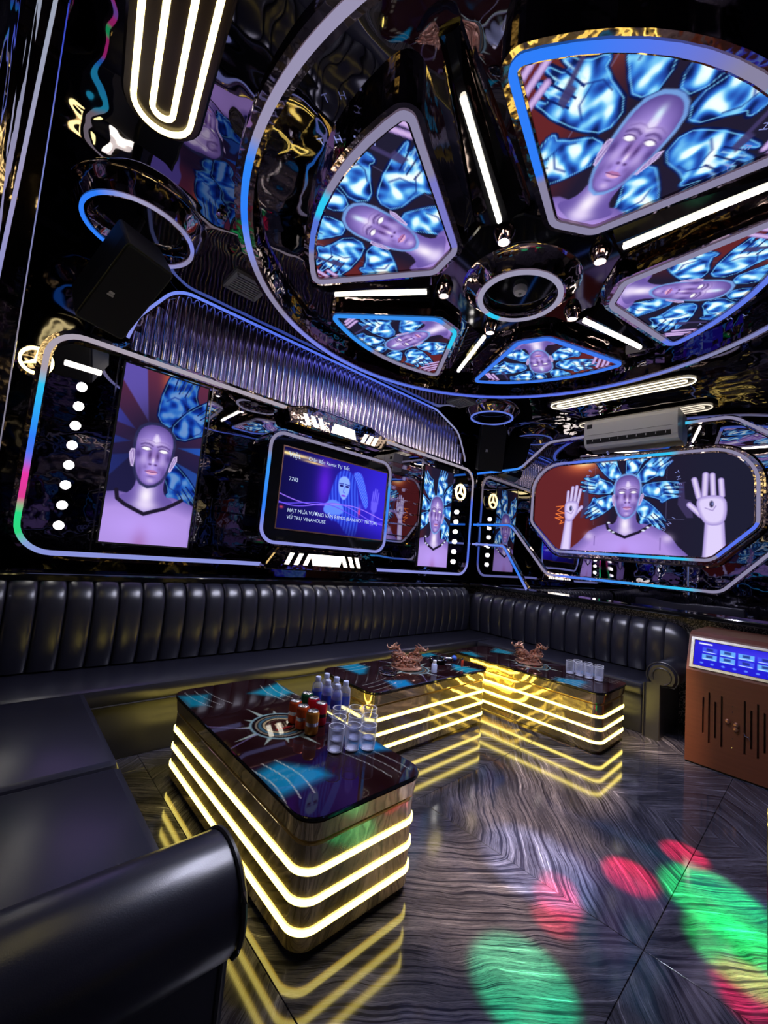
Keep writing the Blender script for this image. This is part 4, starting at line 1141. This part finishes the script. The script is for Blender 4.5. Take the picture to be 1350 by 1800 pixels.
# rounded end of the back
R = []
for k in range(9):
    t = PI / 2 * k / 8; s = math.cos(t)
    R.append([(5.0 + y_ * (.4 + .6 * s) if y_ < .1 else 5.0 + y_, 1.113 - .20 * math.sin(t), .44 + z_ * (.45 + .55 * s ** .6)) for y_, z_ in [(.00, .0), (-.035, .02), (-.055, .12), (-.062, .24), (-.055, .33), (-.045, .42), (-.012, .49), (.05, .53), (.12, .515), (.15, .46), (.15, .0)]])
MB().loft(R).build('back_end', M['leather'], so2, smooth=True)


def scroll_arm(parent, x0, x1, cy, cz, R, pw, py, zfloor=0.0):
    """scroll arm running along x: a roll on a slimmer upright"""
    out = []
    for k in range(25):
        a = math.radians(-52 - (360 - 104 + 0) * k / 24 * -1)
        out.append((cy + R * math.cos(a), cz + R * math.sin(a)))
    P = [(py + pw / 2, zfloor), (py + pw / 2, cz - R * .75)] + [(cy + R * math.cos(math.radians(t)), cz + R * math.sin(math.radians(t))) for t in range(-40, 221, 10)] + [(py - pw / 2, cz - R * .75), (py - pw / 2, zfloor)]
    rr = []
    for x, ins in ((x0, .02), (x0 + .015, .006), (x0 + .03, 0), (x1 - .03, 0), (x1 - .015, .006), (x1, .02)):
        rr.append([(x, cy + (y - cy) * (1 - ins / R), z if z <= zfloor + .001 else cz + (z - cz) * (1 - ins / R)) for y, z in P])
    MB().loft(rr).build('armrest', M['leather'], parent, smooth=True)
    for x in (x0 + .018, x1 - .018):
        MB().tube([(x, y + (y - cy) * .02, z) for y, z in P], .0065, 6).build('piping', M['piping'], parent, smooth=True)
    return P


scroll_arm(so2, 4.40, 5.10, 1.005, .545, .118, .12, 1.08)
MB().tube([(4.398, 1.005 + .07 * math.cos(a), .545 + .07 * math.sin(a)) for a in np.linspace(-.6, 4.4, 20)], .006, 6).build('piping', M['piping'], so2, smooth=True)

so3 = root('sofa', 'black leather sofa section along the left wall, nearest, with the big rolled arm', 'sofa', (.2, 2.1, 0))
MB().box((XC + .02, 1.12, 0), (.47, 2.93, .335), .012).build('base', M['leather'], so3, smooth=True)
MB().box((XC + .02, 1.10, .33), (.505, 1.98, .45), .035).build('seat', M['leather'], so3, smooth=True)
MB().box((XC + .02, 1.985, .33), (.505, 2.93, .45), .035).build('seat', M['leather'], so3, smooth=True)
MB().box((XC + .005, 1.06, .40), (-.02, 2.93, .93), .03).build('backrest', M['leather'], so3, smooth=True)
scroll_arm(so3, XC + .02, .54, 1.03, .54, .128, .15, 1.055)

# ------------------------------------------------------------------ tables


def make_table(label, cx, cy, w, l, rot, group):
    """w across, l along; rot turns the long side from y to x"""
    r_ = root('coffee_table', label, 'table', (cx, cy, 0), group)
    c, s = (1, 0) if not rot else (0, 1)
    G = lambda p, z: (cx + p[0] * c + p[1] * s, cy - p[0] * s + p[1] * c, z)
    body = rrect(0, 0, w, l, .075, 8)
    mb = MB(); mb.loft([[G(p, z) for p in offset(body, i)] for i, z in ((.03, 0), (.03, .018), (.006, .022), (0, .03), (0, .368), (.01, .374))]); mb.build('body', M['gold'], r_, smooth=True)
    mb = MB(); mb.loft([[G(p, z) for p in offset(body, i)] for i, z in ((.012, .374), (.012, .382), (-.004, .388), (-.012, .45), (.0, .455))]); mb.build('cap', M['gold'], r_, smooth=True)
    tp = offset(body, -.018)
    mb = MB(); mb.loft([[G(p, z) for p in offset(tp, i)] for i, z in ((.004, .455), (0, .459), (0, .468), (.003, .4705))]); mb.build('glass_edge', M['blackgloss'], r_, smooth=True)
    W2, L2 = w + .03, l + .03
    display('tabletop', offset(tp, .003), lambda p, d: G(p, .4715) if not hasattr(p[0], 'shape') else (cx + p[0] * c + p[1] * s, cy - p[0] * s + p[1] * c, np.full(p[0].shape, .4715)), 0, 120, 260, lambda X, Y: paint_table(X / W2 + .5, Y / L2 + .5), M['top'], r_)
    for z in (.092, .188, .284):
        P = resample(body, .08)
        mb = MB(); A = offset(P, -.007); B = offset(P, .004)
        mb.loft([[G(a, z - .0085), G(a, z + .0085), G(b, z + .0085), G(b, z - .0085)] for a, b in zip(A, B)], loop=True); mb.build('led_strip', M['table_led'], r_, smooth=False)
    return r_


GT = 'gold coffee tables with three light lines'
make_table('nearest gold mirrored coffee table with light lines, carrying cans, bottles and glasses', 1.20, 1.93, .585, 1.42, False, GT)
make_table('middle gold mirrored coffee table with light lines, standing crosswise with a dragon figurine', 2.645, 2.36, .585, 1.36, True, GT)
make_table('far right gold mirrored coffee table with light lines, before the right sofa', 3.87, 1.92, .585, 1.42, False, GT)
TZ = .4725


# ------------------------------------------------------------------ drinks on the nearest table
def make_can(mt, label, loc):
    r_ = root('drink_can', label, 'can', (0, 0, 0), 'drink cans on the nearest table')
    MB().lathe([(.025, .002), (.031, .006), (.033, .014), (.033, .098), (.030, .106), (.0265, .110)], 24, caps=False).build('body', mt, r_, smooth=True)
    MB().lathe([(.0265, .1095), (.0275, .1125), (.0262, .1135), (.0245, .1085), (.002, .1085)], 24, caps=False).build('lid', M['alu'], r_, smooth=True)
    MB().lathe([(.024, 0), (.0255, .0025), (.02, .004)], 20).build('rim', M['alu'], r_, smooth=True)
    MB().box((-.006, -.013, .1087), (.006, .010, .1100), .003).build('pull_tab', M['alu'], r_)
    MB().lathe([(.0332, .045), (.0332, .062)], 24, caps=False).build('print_band', M['alu'] if mt is not M['can_red'] else M['gloss_print'], r_, smooth=True)
    r_.location = loc
    return r_


for mt, lb, xy in ((M['can_amber'], 'amber drink can, nearest of the cans', (1.276, 1.765)), (M['can_orange'], 'orange drink can behind the amber one', (1.27, 1.845)), (M['can_orange'], 'orange-red drink can farthest in the front row, by the table badge', (1.275, 1.925)),
                   (M['can_red'], 'crimson drink can next to the bottles, taller row front', (1.375, 1.835)), (M['can_red'], 'dark red drink can between the crimson and the green can', (1.382, 1.915)), (M['can_green'], 'dark green drink can at the back of the cans', (1.392, 1.995))):
    make_can(mt, lb, (xy[0], xy[1], TZ))


def make_bottle():
    r_ = root('water_bottle', '', 'bottle', (0, 0, 0), 'water bottles on the nearest table')
    MB().lathe([(.004, .004), (.024, .001), (.031, .008), (.031, .05), (.0295, .058), (.031, .066), (.031, .122), (.028, .136), (.017, .149), (.0145, .152), (.0135, .166), (.0115, .166)], 24).build('body', M['water'], r_, smooth=True)
    MB().lathe([(.0318, .050), (.0318, .100)], 24, caps=False).build('label', M['bluelabel'], r_, smooth=True)
    MB().lathe([(.0155, .152), (.0165, .155), (.0165, .174), (.0148, .177)], 20).build('cap', M['cap'], r_, smooth=True)
    return r_


BT = make_bottle()
for i, (xy, lb) in enumerate((((1.500, 1.870), 'water bottle with blue label, front left of its group beside the red can'), ((1.395 + .185, 1.895), 'water bottle with blue label, front right, nearest the glasses'), ((1.495, 1.952), 'water bottle in the middle of the left row'), ((1.575, 1.978), 'water bottle in the middle of the right row'),
                          ((1.485, 2.035), 'water bottle at the back left, behind the green can'), ((1.565, 2.062), 'water bottle at the back right, farthest from the glasses'))):
    if i == 0: BT.location = (*xy, TZ); BT['label'] = lb
    else: dup(BT, (*xy, TZ), None, lb)


def make_tumbler():
    r_ = root('glass_tumbler', '', 'glass', (0, 0, 0), 'empty tumblers')
    MB().lathe([(.003, .001), (.026, .0), (.031, .004), (.036, .03), (.037, .06), (.0365, .112), (.0352, .113), (.0340, .112), (.0345, .06), (.0335, .032), (.028, .016), (.003, .014)], 24).build('body', M['tumbler'], r_, smooth=True)
    MB().tube([(.0358 * math.cos(2 * PI * k / 28), .0358 * math.sin(2 * PI * k / 28), .1125) for k in range(28)], .0014, 5, True).build('rim', M['rim'], r_, smooth=True)
    MB().lathe([(.004, .0015), (.024, .0012), (.0285, .006), (.024, .011), (.004, .0125)], 20).build('base', M['rim'], r_, smooth=True)
    MB().tube([(.0322 * math.cos(2 * PI * k / 28), .0322 * math.sin(2 * PI * k / 28), .0085) for k in range(28)], .0012, 5, True).build('rim', M['rim'], r_, smooth=True)
    return r_


GL = make_tumbler()
names = ['front left', 'front middle', 'front right', 'second row left', 'second row middle', 'second row right', 'back row left', 'back row middle', 'back row right']
gp = [(1.270, 1.558), (1.347, 1.529), (1.413, 1.494), (1.345, 1.640), (1.425, 1.610), (1.492, 1.575), (1.415, 1.725), (1.495, 1.692), (1.560, 1.655)]
for i, (xy, nm) in enumerate(zip(gp, names)):
    lb = 'clear tumbler on the nearest table, %s of its group' % nm
    if i == 0: GL.location = (*xy, TZ); GL['label'] = lb; GL['group'] = 'tumblers on the nearest table'
    else: dup(GL, (*xy, TZ), None, lb, group='tumblers on the nearest table')
for xy, nm in (((3.93, 1.60), 'first from the figurine'), ((3.935, 1.52), 'second from the figurine'), ((3.94, 1.44), 'third from the figurine'), ((3.945, 1.36), 'nearest the table end'), ((4.02, 1.57), 'behind the first, by the sofa side'), ((4.025, 1.48), 'behind the second, by the sofa side'), ((4.03, 1.39), 'behind the third, by the sofa side')):
    dup(GL, (*xy, TZ), None, 'clear tumbler on the far right table, %s' % nm, group='tumblers on the far right table')


# ------------------------------------------------------------------ dragon figurines, ashtray, lighters
def figurine(label, loc, turn):
    rng = random.Random(5)
    r_ = root('dragon_figurine', label, 'figurine', (0, 0, 0), 'bronze dragon figurines')
    MB().lathe([(.115, 0), (.125, .006), (.122, .014), (.095, .020), (.085, .024)], 32).build('base', M['bronze'], r_, smooth=True)
    body = MB()
    for sg in (-1, 1):
        P = []
        for i in range(46):
            t = i / 45; a = 2 * PI * 1.7 * t + (0 if sg > 0 else PI)
            rad = .040 * (1 - t) + .016
            P.append((sg * (.052 + .03 * t) + rad * math.cos(a), rad * 1.25 * math.sin(a), .026 + .115 * t ** 1.1 + .010 * math.sin(a * 2)))
        hx = P[-1]
        P += [(hx[0] + sg * .012, hx[1] - .010, hx[2] + .018), (hx[0] + sg * .024, hx[1] - .02, hx[2] + .030)]
        body.tube(P, .0125, 8, taper=lambda u: .35 + .9 * math.sin(PI * (0.12 + .80 * u)))
        for i in range(3, len(P) - 3, 2):          # back spines
            p = Vector(P[i]); body.loft([[p + Vector((.007 * math.cos(q), .007 * math.sin(q), .010)) for q in (0, 2.1, 4.2)], [p + Vector((sg * .004 + .001 * math.cos(q), .001 * math.sin(q), .032)) for q in (0, 2.1, 4.2)]])
    body.build('body', M['bronze'], r_, smooth=True)
    for sg in (-1, 1):
        h = Vector((sg * .112, -.014, .158)); hd = MB()
        hd.ball(h, .022, 10, (1.1, .9, .85)); hd.ball(h + Vector((sg * .026, -.014, -.004)), .014, 8, (1.3, .8, .6)); hd.ball(h + Vector((sg * .024, -.012, -.017)), .011, 8, (1.3, .8, .45))
        for k in (-1, 1):
            hd.tube([h + Vector((0, k * .012, .012)), h + Vector((-sg * .014, k * .018, .030)), h + Vector((-sg * .030, k * .020, .038))], .0055, 6, taper=lambda u: 1.1 - .9 * u)
            hd.ball(h + Vector((sg * .014, k * .014, .008)), .006, 6)
            hd.tube([h + Vector((sg * .036, k * .006, -.004)), h + Vector((sg * .050, k * .016, .004)), h + Vector((sg * .046, k * .024, .022))], .003, 5, taper=lambda u: 1 - .7 * u)
        for k in range(12):                        # mane
            a = rng.uniform(0, 2 * PI); q = h + Vector((-sg * .016, 0, 0)); v = Vector((-sg * rng.uniform(.02, .04), .022 * math.cos(a), .026 * math.sin(a)))
            hd.tube([q, q + v * .6, q + v + Vector((0, 0, .008))], .006, 5, taper=lambda u: 1.1 - u)
        hd.build('head', M['bronze'], r_, smooth=True)
    cl = MB()
    for k in range(120):                            # waves and clouds round the base
        a = rng.uniform(0, 2 * PI); rr = rng.uniform(.03, .112); z = .02 + rng.uniform(0, .05) + (.03 if abs(math.cos(a)) > .6 else 0)
        c = Vector((rr * math.cos(a), rr * math.sin(a) * .85, z)); s_ = rng.uniform(.010, .021)
        cl.tube([c + Vector((s_ * math.cos(q), s_ * .5 * math.sin(q * 2), s_ * math.sin(q) + .006)) for q in np.linspace(0, 4.8, 9)], .0048, 5, taper=lambda u: 1.2 - .8 * u)
    cl.build('waves', M['bronze'], r_, smooth=True)
    for k in range(4):
        a = PI / 4 + k * PI / 2; c = Vector((.075 * math.cos(a), .06 * math.sin(a), .045)); lg = MB()
        lg.tube([c, c + Vector((.022 * math.cos(a), .02 * math.sin(a), .012)), c + Vector((.034 * math.cos(a), .03 * math.sin(a), -.012))], .009, 6, taper=lambda u: 1.2 - .6 * u)
        for q in (-.5, 0, .5): lg.tube([c + Vector((.034 * math.cos(a), .03 * math.sin(a), -.012)), c + Vector((.050 * math.cos(a + q * .4), .046 * math.sin(a + q * .4), -.018))], .004, 5, taper=lambda u: 1 - .7 * u)
        lg.build('leg', M['bronze'], r_, smooth=True)
    MB().ball((0, -.01, .072), .017, 12).build('pearl', M['bronze'], r_, smooth=True)
    r_.location = loc; r_.rotation_euler = (0, 0, turn)
    return r_


fg = figurine('bronze pair of dragons on the middle table, beside the white cup', (2.625, 2.40, TZ), math.radians(-38))
f2 = dup(fg, (3.92, 1.99, TZ), (0, 0, math.radians(-45)), 'bronze pair of dragons on the far right table, behind the tumblers')
for o in (fg, f2): o.scale = (1.06, 1.06, 1.0)

ash = root('ashtray', 'round clear glass ashtray on the middle table, left of the dragons', 'ashtray', (2.36, 2.34, TZ))
MB().lathe([(.003, 0), (.058, 0), (.070, .006), (.076, .030), (.072, .035), (.066, .033), (.056, .014), (.003, .011)], 28, (2.36, 2.34, TZ)).build('bowl', M['glass'], ash, smooth=True)
for k in range(3):
    a = k * 2.094 + .4; MB().box((2.36 + .070 * math.cos(a) - .006, 2.34 + .070 * math.sin(a) - .006, TZ + .0345), (2.36 + .070 * math.cos(a) + .006, 2.34 + .070 * math.sin(a) + .006, TZ + .0385), .002).build('rest', M['glass'], ash)
cu = root('squeeze_bottle', 'small white plastic bottle standing right of the dragons on the middle table', 'bottle', (2.735, 2.19, TZ))
MB().lathe([(.020, 0), (.023, .003), (.023, .062), (.017, .072), (.012, .074)], 20, (2.735, 2.19, TZ)).build('body', M['cap'], cu, smooth=True)
MB().lathe([(.014, .0735), (.015, .078), (.014, .096), (.010, .099)], 16, (2.735, 2.19, TZ)).build('cap', M['white'], cu, smooth=True)
kb = root('black_ashtray', 'black bowl-shaped ashtray near the far end of the middle table', 'ashtray', (3.02, 2.38, TZ))
MB().lathe([(.003, 0), (.055, 0), (.075, .012), (.082, .036), (.076, .040), (.062, .018), (.003, .012)], 28, (3.02, 2.38, TZ)).build('bowl', M['blackgloss'], kb, smooth=True)
MB().lathe([(.07, .037), (.079, .0405), (.081, .038)], 28, (3.02, 2.38, TZ), caps=False).build('rim', M['chrome'], kb, smooth=True)
mi = root('microphone', 'silver microphone with a blue head lying at the end of the middle table', 'microphone', (3.14, 2.36, TZ))
MB().lathe([(.008, 0), (.010, .004), (.013, .10), (.015, .13)], 16, (3.09, 2.44, TZ + .02), (.6, .8, 0), (0, 0, 1), (.8, -.6, 0)).build('handle', M['alu'], mi, smooth=True)
MB().ball((3.09 + .8 * .152, 2.44 - .6 * .152, TZ + .0265), .026, 12).build('head', M['blueplastic'], mi, smooth=True)
MB().lathe([(.017, .122), (.022, .128), (.022, .136), (.017, .140)], 16, (3.09, 2.44, TZ + .022), (.6, .8, 0), (0, 0, 1), (.8, -.6, 0)).build('collar', M['chrome'], mi, smooth=True)
lg_ = root('lighter', 'orange plastic lighter standing at the far corner of the middle table', 'lighter', (3.13, 2.20, TZ))
MB().box((3.118, 2.192, TZ), (3.142, 2.206, TZ + .055), .005).build('body', M['orangeplastic'], lg_, smooth=True)
MB().box((3.119, 2.193, TZ + .055), (3.137, 2.205, TZ + .070), .003).build('hood', M['chrome'], lg_)

# ------------------------------------------------------------------ song console, dark cabinet
co = root('song_console', 'brown wooden song console with a slanted blue touch screen', 'console', (4.65, .35, 0))
X0, X1, Y0, Y1 = 4.16, 5.0, -.18, .785
prof = [(X0, 0.012), (X0, .70), (X0 + .10, .965), (X0 + .16, .99), (X1, .99), (X1, .012)]
body = MB(); body.loft([[(x, y, z) for x, z in prof] for y in (Y0, Y1)])
bo = body.build('body', M['wood'], co)
cut = MB()
for y, z0, z1 in ((.672, .245, .515), (.635, .185, .560), (.598, .235, .500), (.560, .185, .555), (.428, .185, .560), (.392, .235, .505), (.356, .185, .560), (.320, .235, .510)):
    cut.box((X0 - .02, y - .006, z0), (X0 + .03, y + .006, z1))
cutter = cut.build('slot_cutter', M['black'])
md = bo.modifiers.new('slots', 'BOOLEAN'); md.object = cutter; md.operation = 'DIFFERENCE'; md.solver = 'EXACT'
dg = bpy.context.evaluated_depsgraph_get(); me = bpy.data.meshes.new_from_object(bo.evaluated_get(dg)); bo.modifiers.clear(); bo.data = me
bpy.data.objects.remove(cutter)
MB().box((X0 + .02, Y0 + .02, 0), (X1 - .02, Y1 - .02, .012)).build('plinth', M['black'], co)
sx, sz = Vector((.10, 0, .265)).normalized().x, Vector((.10, 0, .265)).normalized().z
SL = lambda p, d: (X0 + sx * p[1] - sz * d, p[0], .70 + sz * p[1] + sx * d)
qs = [(.30 - .42, .035), (.30 - .42, .255), (.755, .255), (.755, .035)]
band(qs, .008, .012, 0, .008, SL).build('bezel', M['alu'], co)
qi = offset(qs, .012 if offset(qs, .01)[0][0] > qs[0][0] else -.012)
display('display', qi, SL, .004, 260, 80, lambda X, Y: paint_kiosk((.743 - X) / .851, (Y - .047) / .196), M['kiosk'], co)
for y, z in ((.525, .385), (.475, .375), (.477, .343)):
    MB().lathe([(.016, 0), (.018, .006), (.013, .014), (.003, .017)], 16, (X0, y, z), (0, 1, 0), (0, 0, 1), (-1, 0, 0)).build('knob', M['brass'], co, smooth=True)
MB().tube([(X0 - .004, .432, .335), (X0 - .014, .425, .320), (X0 - .014, .405, .315), (X0 - .004, .398, .290)], .004, 6).build('hook', M['chrome'], co, smooth=True)
for z in (.50, .46, .39, .27, .205): MB().ball((X0 - .001, .498, z), .004, 6).build('rivet', M['chrome'], co)

dk = root('black_cabinet', 'black glossy cabinet edge cut off by the right border near the floor', 'cabinet', (2.5, -.05, 0))
slab(rrect(2.46, -.085, .5, .5, .03, 4), [(.02, 0), (.0, .02), (0, .58), (.01, .60)], mapU(0)).build('body', M['blackgloss'], dk, smooth=True)
slab(rrect(2.46, -.085, .46, .46, .03, 4), [(0, .60), (0, .608)], mapU(0)).build('lid', M['black'], dk)
for o in list(bpy.data.objects):
    if 'org' in o: del o['org']
